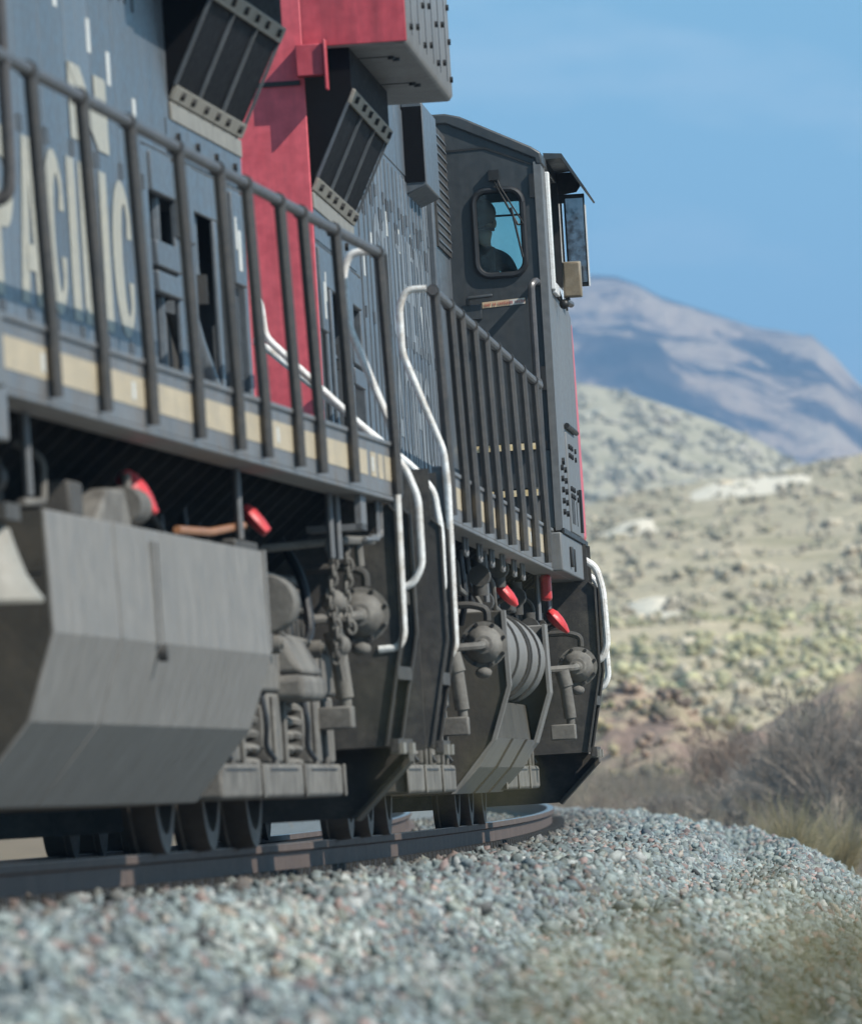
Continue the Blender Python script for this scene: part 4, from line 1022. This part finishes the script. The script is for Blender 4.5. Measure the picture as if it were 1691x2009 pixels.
# ------------------------------------------------------------------ land
def land_mat(name, cols, scale, bump=.4):
    m = bpy.data.materials.new(name); m.use_nodes = True; t = m.node_tree; N = t.nodes; L = t.links
    b = N['Principled BSDF']; b.inputs['Roughness'].default_value = .95; b.inputs['Specular IOR Level'].default_value = .1
    co = N.new('ShaderNodeTexCoord'); n = N.new('ShaderNodeTexNoise'); n.inputs['Scale'].default_value = scale; n.inputs['Detail'].default_value = 9; n.inputs['Roughness'].default_value = .62
    L.new(co.outputs['Object'], n.inputs['Vector'])
    cr_ = N.new('ShaderNodeValToRGB'); e = cr_.color_ramp.elements
    while len(e) < len(cols): e.new(.5)
    for i, (p, c) in enumerate(cols): e[i].position = p; e[i].color = (*c, 1)
    L.new(n.outputs[0], cr_.inputs[0]); L.new(cr_.outputs[0], b.inputs['Base Color'])
    bp = N.new('ShaderNodeBump'); bp.inputs['Strength'].default_value = bump; bp.inputs['Distance'].default_value = 1.0/scale
    L.new(n.outputs[0], bp.inputs['Height']); L.new(bp.outputs[0], b.inputs['Normal'])
    return m

# desert floor reaching the horizon
GROUND = land_mat('desert_soil', [(.32, (.13, .10, .075)), (.48, (.24, .185, .13)), (.62, (.17, .14, .09)), (.75, (.30, .23, .17))], .35)
def gz(x, y): return -1.36 + .10*noise.noise(Vector((x*.05, y*.05, 0))) if math.hypot(x, y) < 300 else -1.36
gx = [-9000, -4000, -1500, -600, -300] + list(range(-160, 165, 8)) + [300, 600, 1500, 4000, 9000]
gy = [-3000, -800, -200] + list(range(-60, 420, 8)) + [520, 800, 1500, 4000, 9000, 15000]
v = [(x, y, gz(x, y)) for y in gy for x in gx]; k = len(gx)
g = MB().add(v, [(i*k+j, i*k+j+1, (i+1)*k+j+1, (i+1)*k+j) for i in range(len(gy)-1) for j in range(k-1)]).build('ground', GROUND, None, smooth=80)
tag(g, 'sandy brown desert floor with low scrub beyond the track', 'ground', kind='structure')

def pl(xs, x):
    if x <= xs[0][0]: return xs[0][1]
    for (a, b), (c, d_) in zip(xs[:-1], xs[1:]):
        if x <= c: return b + (d_-b)*(x-a)/(c-a)
    return xs[-1][1]
def hill(name, y0, y1, y2, ridge, m, label, amp, freq, nx, ny, seed, pw=1.0, ridge_amp=.3, xr=(-.22, .30)):
    """terrain rising from its foot y0 to a crest at y1, falling behind to y2; ridge = [(bearing, crest height)]"""
    v = []
    for i in range(ny+1):
        f = i/ny; y = y0 + (y2-y0)*f
        for jx in range(nx+1):
            b = xr[0] + (xr[1]-xr[0])*jx/nx; x = b*y1*(.55+.45*(y/y1)) if y < y1 else b*y
            top = pl(ridge, b)
            t = min(1, (y-y0)/(y1-y0)); shape = t**pw if y <= y1 else max(0, 1-((y-y1)/(y2-y1))**1.5)
            q = Vector((x*freq, y*freq, seed))
            nz = noise.fractal(q, .9, 2.1, 7)
            rn = (1-abs(noise.noise(q*.6)))-.55
            z = -1.5 + (top+1.5)*shape + (amp*nz + amp*ridge_amp*3*rn)*min(1, shape*3)*(1 if y < y1 else .6)*(1-.97*max(0, 1-abs(y-y1)/((y1-y0)*.30)))
            v.append((x, y, max(z, -2.2)))
    k = nx+1
    fs = [(i*k+jx, i*k+jx+1, (i+1)*k+jx+1, (i+1)*k+jx) for i in range(ny) for jx in range(nx)]
    o = MB().add(v, fs).build(name, m, None, smooth=80); tag(o, label, name.split('_')[-1], kind='structure'); return o
def rdg(px, dist): return [((u-845)/F_PX, (1510-y)/F_PX*dist + .43) for u, y in px]
MTN = land_mat('mountain_rock', [(.38, (.05, .06, .07)), (.475, (.14, .12, .115)), (.53, (.62, .46, .33)), (.65, (.78, .61, .44))], .014, .9)  # sunlit and shadowed rock tones painted in through the noise ramp
HILL2 = land_mat('pale_hill_scrub', [(.30, (.29, .265, .17)), (.45, (.42, .375, .255)), (.58, (.51, .45, .325)), (.72, (.36, .32, .205))], .11)
HILL1 = land_mat('dry_grass_slope', [(.28, (.31, .27, .15)), (.42, (.45, .375, .235)), (.55, (.58, .475, .32)), (.66, (.39, .335, .205)), (.80, (.69, .56, .39))], .12)
MOUND = land_mat('red_brown_earth', [(.30, (.21, .155, .115)), (.44, (.34, .235, .185)), (.56, (.42, .33, .225)), (.68, (.28, .235, .14)), (.8, (.45, .32, .26))], .45)
hill('mountain', 4300, 6000, 7800, rdg([(-6000, 1250), (-3000, 1050), (-800, 900), (500, 760), (900, 600), (1050, 556), (1120, 542), (1190, 537), (1235, 548), (1300, 583), (1400, 613), (1480, 640), (1545, 648), (1575, 656), (1595, 690), (1640, 742), (1691, 800), (1800, 840), (2100, 900), (3000, 800), (7000, 1150)], 6000), MTN, 'distant hazy blue mountain with tan rock faces and a craggy crest', 34, .0045, 260, 90, 3.0, .8, .5)
hill('middle_hill', 1300, 2100, 2700, rdg([(-6000, 1300), (-2000, 1150), (300, 880), (900, 770), (1120, 748), (1200, 762), (1300, 792), (1400, 826), (1500, 870), (1570, 915), (1691, 985), (1900, 1080), (3000, 1150), (6000, 1350)], 2100), HILL2, 'pale rounded hill dotted with scrub below the mountain', 3.2, .02, 200, 70, 7.0, .9, .35)
hill('near_slope', 330, 1150, 1500, rdg([(-6000, 1350), (-2000, 1250), (600, 1100), (1000, 1020), (1150, 992), (1240, 966), (1350, 948), (1500, 930), (1600, 905), (1691, 890), (1900, 850), (2600, 800), (6000, 1250)], 1150), HILL1, 'dry grassy slope with olive scrub patches rising behind the brush', 1.1, .05, 200, 110, 12.0, 1.25, .35)
# sandy cuts on the near slope and low mounds of reddish earth
def mound(cx, cy, rx, ry, hgt, seed, lab, m=MOUND):
    v = []; n1, n2 = 26, 40
    for i in range(n1+1):
        r = i/n1*1.0
        for jx in range(n2):
            a = 2*math.pi*jx/n2; x, y = r*math.cos(a)*rx, r*math.sin(a)*ry
            z = hgt*(1-r*r)**1.3 if r < 1 else 0
            z *= 1+.35*noise.fractal(Vector((x*.25, y*.2, seed)), .9, 2, 4)
            v.append((x, y, z-.35))
    fs = [(i*n2+jx, i*n2+(jx+1) % n2, (i+1)*n2+(jx+1) % n2, (i+1)*n2+jx) for i in range(n1) for jx in range(n2)]
    o = MB().add(v, fs).build('earth_mound', m, None, smooth=80); o.location = (cx, cy, -1.36); tag(o, lab, 'mound', kind='structure')
mound(6.2, 330, 5.2, 30, 4.0, 1, 'low reddish earth mound just right of the locomotive front')
mound(8.6, 290, 3.6, 22, 2.5, 2, 'tan earth mound in the brush right of the locomotive front')
mound(13.5, 360, 6.5, 34, 4.7, 3, 'broad reddish earth mound behind the bare bushes')
mound(-4, 340, 8, 30, 5.0, 4, 'reddish earth mound behind the train')
mound(22, 340, 8, 40, 4.6, 5, 'reddish earth mound at the right edge of the brush')

# scrub: many small shrubs on the slopes, one object per belt
def shrubs(name, lab, n, ylo, yhi, hfun, rlo, rhi, cols, seed, xr=(-.06, .06), m=None):
    r_ = np.random.default_rng(seed); VV = []; FF = []; CC = []; off = 0
    for i in range(n):
        y = r_.uniform(ylo, yhi); b = r_.uniform(*xr); x = b*y
        z = hfun(x, y)
        if z is None: continue
        r = r_.uniform(rlo, rhi)*r_.choice([.6, .8, 1, 1.3])
        # a tuft of leaf clumps rather than one ball
        nb = r_.integers(4, 8)
        c = np.array(cols[r_.integers(len(cols))])*r_.uniform(.75, 1.25)
        for q in range(nb):
            o_ = r_.normal(size=3)*np.array([.45, .45, .22])*r; V = IV*(1+r_.uniform(-.35, .35, (len(IV), 1)))*r*r_.uniform(.28, .55)
            V = V*np.array([1, 1, .8]) + o_ + np.array([x, y, z + r*.35])
            VV.append(V); FF.append(IF+off); off += len(IV)
            cc = np.clip(c*r_.uniform(.8, 1.2), 0, 1); CC.append(np.tile([*cc, 1], (len(IV), 1)))
    o = fast_mesh(name, np.concatenate(VV), np.concatenate(FF), np.concatenate(CC), m)
    tag(o, lab, 'scrub', kind='stuff'); return o
from mathutils.bvhtree import BVHTree
def surf(o):
    bm = bmesh.new(); bm.from_mesh(o.data); t = BVHTree.FromBMesh(bm); bm.free()
    def f(x, y):
        h = t.ray_cast(Vector((x, y, 2000)), Vector((0, 0, -1))); return h[0].z if h[0] else None
    return f
LEAF = attr_mat('scrub_leaf', .9, bump=0, bscale=2)
fs1 = surf(bpy.data.objects['near_slope']); fs2 = surf(bpy.data.objects['middle_hill'])
OLIVE = [(.36, .32, .21), (.40, .35, .24), (.35, .315, .22), (.44, .38, .28), (.47, .405, .30)]
PALE = [(.42, .36, .26), (.48, .41, .30), (.38, .33, .23), (.34, .29, .21)]
shrubs('slope_scrub', 'olive and straw coloured scrub scattered over the near slope', 2000, 340, 1140, fs1, .28, .75, OLIVE+PALE, 21, (0, .055), LEAF)
shrubs('hill_scrub', 'grey green scrub scattered over the pale middle hill', 1300, 1500, 2090, fs2, .7, 1.7, [(.37, .34, .26), (.40, .37, .285), (.46, .41, .33), (.34, .315, .245)], 22, (0, .05), LEAF)

shrubs('green_scrub', 'yellow green scrub belt low on the near slope', 700, 540, 700, fs1, .3, .7, [(.37, .345, .20), (.40, .37, .22), (.35, .325, .195)], 23, (0, .055), LEAF)
bpy.context.view_layer.update()
mts = [o for o in bpy.data.objects if o.name.startswith('earth_mound')]
mfs = [(surf(o), o.location.copy()) for o in mts]
def fm(x, y):
    z = gz(x, y)
    for f, l in mfs:
        q = f(x-l.x, y-l.y)
        if q is not None: z = max(z, q + l.z)
    return z
shrubs('mound_scrub', 'brown and straw coloured scrub on the low earth mounds', 1500, 255, 400, fm, .16, .42, [(.22, .165, .125), (.29, .21, .155), (.34, .28, .17), (.20, .175, .12), (.38, .28, .21), (.25, .23, .12)], 24, (-.005, .055), LEAF)
# pale sandy cuts on the near slope
SAND = land_mat('pale_sand', [(.3, (.80, .67, .50)), (.5, (.90, .79, .62)), (.7, (.70, .58, .43))], .3)
def cut(u0, u1, y0, y1, lab, sd):
    mb = MB(); nx_, ny_ = 40, 16; idx = {}
    for i in range(nx_+1):
        for j_ in range(ny_+1):
            y = y0 + (y1-y0)*j_/ny_; x = ((u0 + (u1-u0)*i/nx_)-845)/F_PX*(y0+y1)/2
            z = fs1(x, y); fx = 1-abs(2*i/nx_-1)**2; fy = 1-abs(2*j_/ny_-1)**2
            k_ = fx*fy + .55*noise.noise(Vector((x*.16, y*.03, sd)))
            mb.v.append((x, y, (z or 0) + (.55*min(1, max(k_-.35, -.6)))))
    for i in range(nx_):
        for j_ in range(ny_):
            a = i*(ny_+1)+j_; mb.f.append((a, a+1, a+ny_+2, a+ny_+1))
    o = mb.build('sand_bank', SAND, None, smooth=80); tag(o, lab, 'sand bank', kind='structure')
cut(1330, 1600, 1050, 1150, 'pale sandy cut along the crest of the near slope', 1)
cut(1225, 1345, 700, 790, 'small pale sandy cut low on the near slope', 2)
cut(1160, 1300, 960, 1040, 'sandy streak on the near slope beside the locomotive', 3)

# ------------------------------------------------------------------ bare brush, grass
TWIG = mat('bare_grey_brown_twig', (0.31, 0.26, 0.215), .9, 0, .25)
TWIG2 = mat('reddish_bare_twig', (0.36, 0.27, 0.21), .9, 0, .25)
def bare_bush(seed, h, levels=5, spread=.55, stems=5):
    r_ = random.Random(seed); tk = MB(); tw = MB()
    def grow(p, dr, ln, rd, lv):
        q = p + dr*ln*.5 + Vector((r_.uniform(-1, 1), r_.uniform(-1, 1), r_.uniform(-.3, .5)))*ln*.07
        e_ = p + dr*ln
        (tk if lv < 2 else tw).tube([p, q, e_], [rd, rd*.85, rd*.66], 5 if lv < 2 else 3)
        if lv >= levels: return
        for i in range(r_.choice([2, 3, 3]) if lv else 3):
            nd = (dr + Vector((r_.uniform(-1, 1), r_.uniform(-1, 1), r_.uniform(-.45, .75)))*spread).normalized()
            t_ = r_.uniform(.55, 1); grow(p.lerp(e_, t_), nd, ln*r_.uniform(.62, .86), max(rd*.62, .0055), lv+1)
    for i in range(stems):
        a = r_.uniform(0, 6.28); grow(Vector((math.cos(a)*.12, math.sin(a)*.12, -.05)), Vector((math.cos(a)*.5, math.sin(a)*.5, 1)).normalized(), h*.30, h*.013, 0)
    return tk, tw
BG = 'bare bushes beyond the ballast'
protos = []
def bush_things():
    spots = [  # x, y, height, seed, twig material, label
        (6.6, 178, 3.3, 1, TWIG, 'tallest bare grey mesquite bush at the right edge, thick dark stems leaning left'),
        (5.35, 186, 2.2, 2, TWIG, 'bare grey bush just left of the tallest bush, low and twiggy'),
        (7.9, 196, 3.6, 3, TWIG2, 'reddish bare bush behind the tallest grey bush at the right edge'),
        (4.3, 205, 1.9, 4, TWIG, 'low bare bush above the dip in the ballast crest'),
        (3.3, 215, 1.7, 5, TWIG2, 'low reddish bare bush right of the locomotive front'),
        (6.2, 230, 3.5, 6, TWIG2, 'reddish bare bush standing behind the low twiggy bush'),
        (9.6, 240, 4.2, 7, TWIG, 'tall bare bush far back at the right edge'),
        (2.6, 235, 1.8, 8, TWIG, 'small bare bush nearest the front of the locomotive'),
        (4.6, 255, 2.2, 9, TWIG, 'grey bare bush in the middle of the brush, before the tan mound'),
        (11.3, 262, 3.8, 10, TWIG2, 'reddish bare bush outermost at the far right'),
        (8.1, 275, 3.4, 12, TWIG, 'grey bare bush behind the reddish bushes'),
        (0.6, 240, 2.0, 13, TWIG, 'bare bush behind the front of the train'),
    ]
    for x, y, h, sd, m_, lab in spots:
        tk, tw = bare_bush(sd, h, 6 if y < 200 else 5, .62, 9 if y < 200 else 8)
        e_ = empty('bare_bush', (x, y, gz(x, y))); tag(e_, lab, 'bush', BG)
        tk.build('trunk', TWIG, e_, smooth=60); tw.build('crown', m_, e_, smooth=60)
bush_things()
# low continuous brush between the bushes: nobody could count it
tw = MB(); r_ = random.Random(77)
for i in range(850):
    y = r_.uniform(165, 300); b = r_.uniform(-.01, .055); x = b*y; h = r_.uniform(.7, 1.7)*(1 if y < 215 else 1.45)
    base = Vector((x, y, gz(x, y)))
    for j_ in range(30):
        dr = Vector((r_.gauss(0, .5), r_.gauss(0, .5), 1)).normalized()
        p = base + Vector((r_.gauss(0, .3), r_.gauss(0, .3), 0)); q = p + dr*h*r_.uniform(.5, 1)
        tw.tube([p, p.lerp(q, .5) + Vector((r_.gauss(0, .04), r_.gauss(0, .04), 0)), q], [.013, .010, .005], 3)
BR = mat('dry_brush_stem', (0.34, 0.27, 0.20), .9, 0, .4, (0.40, .32, .20), .6, .3)
bo = tw.build('brush', BR, None, smooth=0); tag(bo, 'tangle of low dry grey brown brush beyond the ballast', 'brush', kind='stuff')

def tuft(seed, n, h, sp, wd=.006):
    r_ = random.Random(seed); mb = MB()
    for i in range(n):
        a = r_.uniform(0, 6.28); l = h*r_.uniform(.55, 1.1); le = r_.uniform(.05, sp)
        p0 = Vector((math.cos(a)*.06*r_.random(), math.sin(a)*.06*r_.random(), -.03)); dr = Vector((math.cos(a)*le, math.sin(a)*le, 1))
        pts_ = [p0 + Vector((dr.x*l*t*t, dr.y*l*t*t, l*(t-.12*t*t))) for t in (0, .35, .7, 1)]
        mb.tube(pts_, [wd, wd*.85, wd*.55, wd*.15], 3)
    return mb
STRAW = mat('straw_grass', (0.40, 0.325, 0.18), .8, 0, .25)
WEED = mat('olive_weed', (0.25, 0.215, 0.085), .8, 0, .25)
for i, (x, y, h, lab) in enumerate([(4.55, 146, 1.25, 'tall straw yellow grass tuft behind the ballast crest, below the tallest bush'), (4.85, 148, .95, 'shorter straw yellow grass tuft right of the tall one'), (5.35, 150, 1.1, 'straw yellow grass tuft at the right edge of the picture'), (4.1, 150, .8, 'small straw grass tuft left of the tall one')]):
    o = tuft(40+i, 240, h*1.3, .5, .008).build('grass_tuft', STRAW, None, smooth=0); o.location = (x, y, -1.34); tag(o, lab, 'grass tuft', 'grass tufts behind the ballast')
# weeds close to the photographer, far out of focus
for i, (x, y, h, n_, lab) in enumerate([(.21, 7.0, 1.755, 150, 'blurred olive weed closest to the camera at lower right'), (.33, 8.2, 1.745, 180, 'blurred olive weed at the lower right corner'), (.14, 9.0, 1.69, 80, 'blurred olive weed low in the middle of the ballast'), (.036, 7.6, 2.03, 7, 'thin blurred weed in front of the far locomotive fuel tank')]):
    tm = tuft(60+i, n_, h, .10, .010); r_ = random.Random(300+i)
    for q in range(n_*7):
        zz = h*r_.uniform(.72, .97); c = Vector((r_.gauss(0, .055), r_.gauss(0, .06), zz)); dv = Vector((r_.gauss(0, 1), r_.gauss(0, 1), r_.uniform(-.4, .6))).normalized()*r_.uniform(.03, .06)
        sd = dv.cross(Vector((0, 0, 1))).normalized()*.007
        tm.add([c, c+dv*.5+sd, c+dv, c+dv*.5-sd], [(0, 1, 2, 3)])
    o = tm.build('weed', WEED, None, smooth=0); o.location = (x, y, -1.36); tag(o, lab, 'weed', 'weeds close to the camera')

# ------------------------------------------------------------------ air
hz = bpy.data.materials.new('haze_air'); hz.use_nodes = True; t = hz.node_tree; t.nodes.clear()
o_ = t.nodes.new('ShaderNodeOutputMaterial'); pv = t.nodes.new('ShaderNodeVolumePrincipled')
pv.inputs['Color'].default_value = (0.38, 0.64, 1.0, 1); pv.inputs['Density'].default_value = 1.7e-4; pv.inputs['Anisotropy'].default_value = 0.0
t.links.new(pv.outputs[0], o_.inputs['Volume'])
hb = MB().box(-9500, 9500, -3500, 15500, -4, 420).build('haze', hz, None, smooth=0); tag(hb, 'thin blue haze in the air', 'haze', kind='stuff')
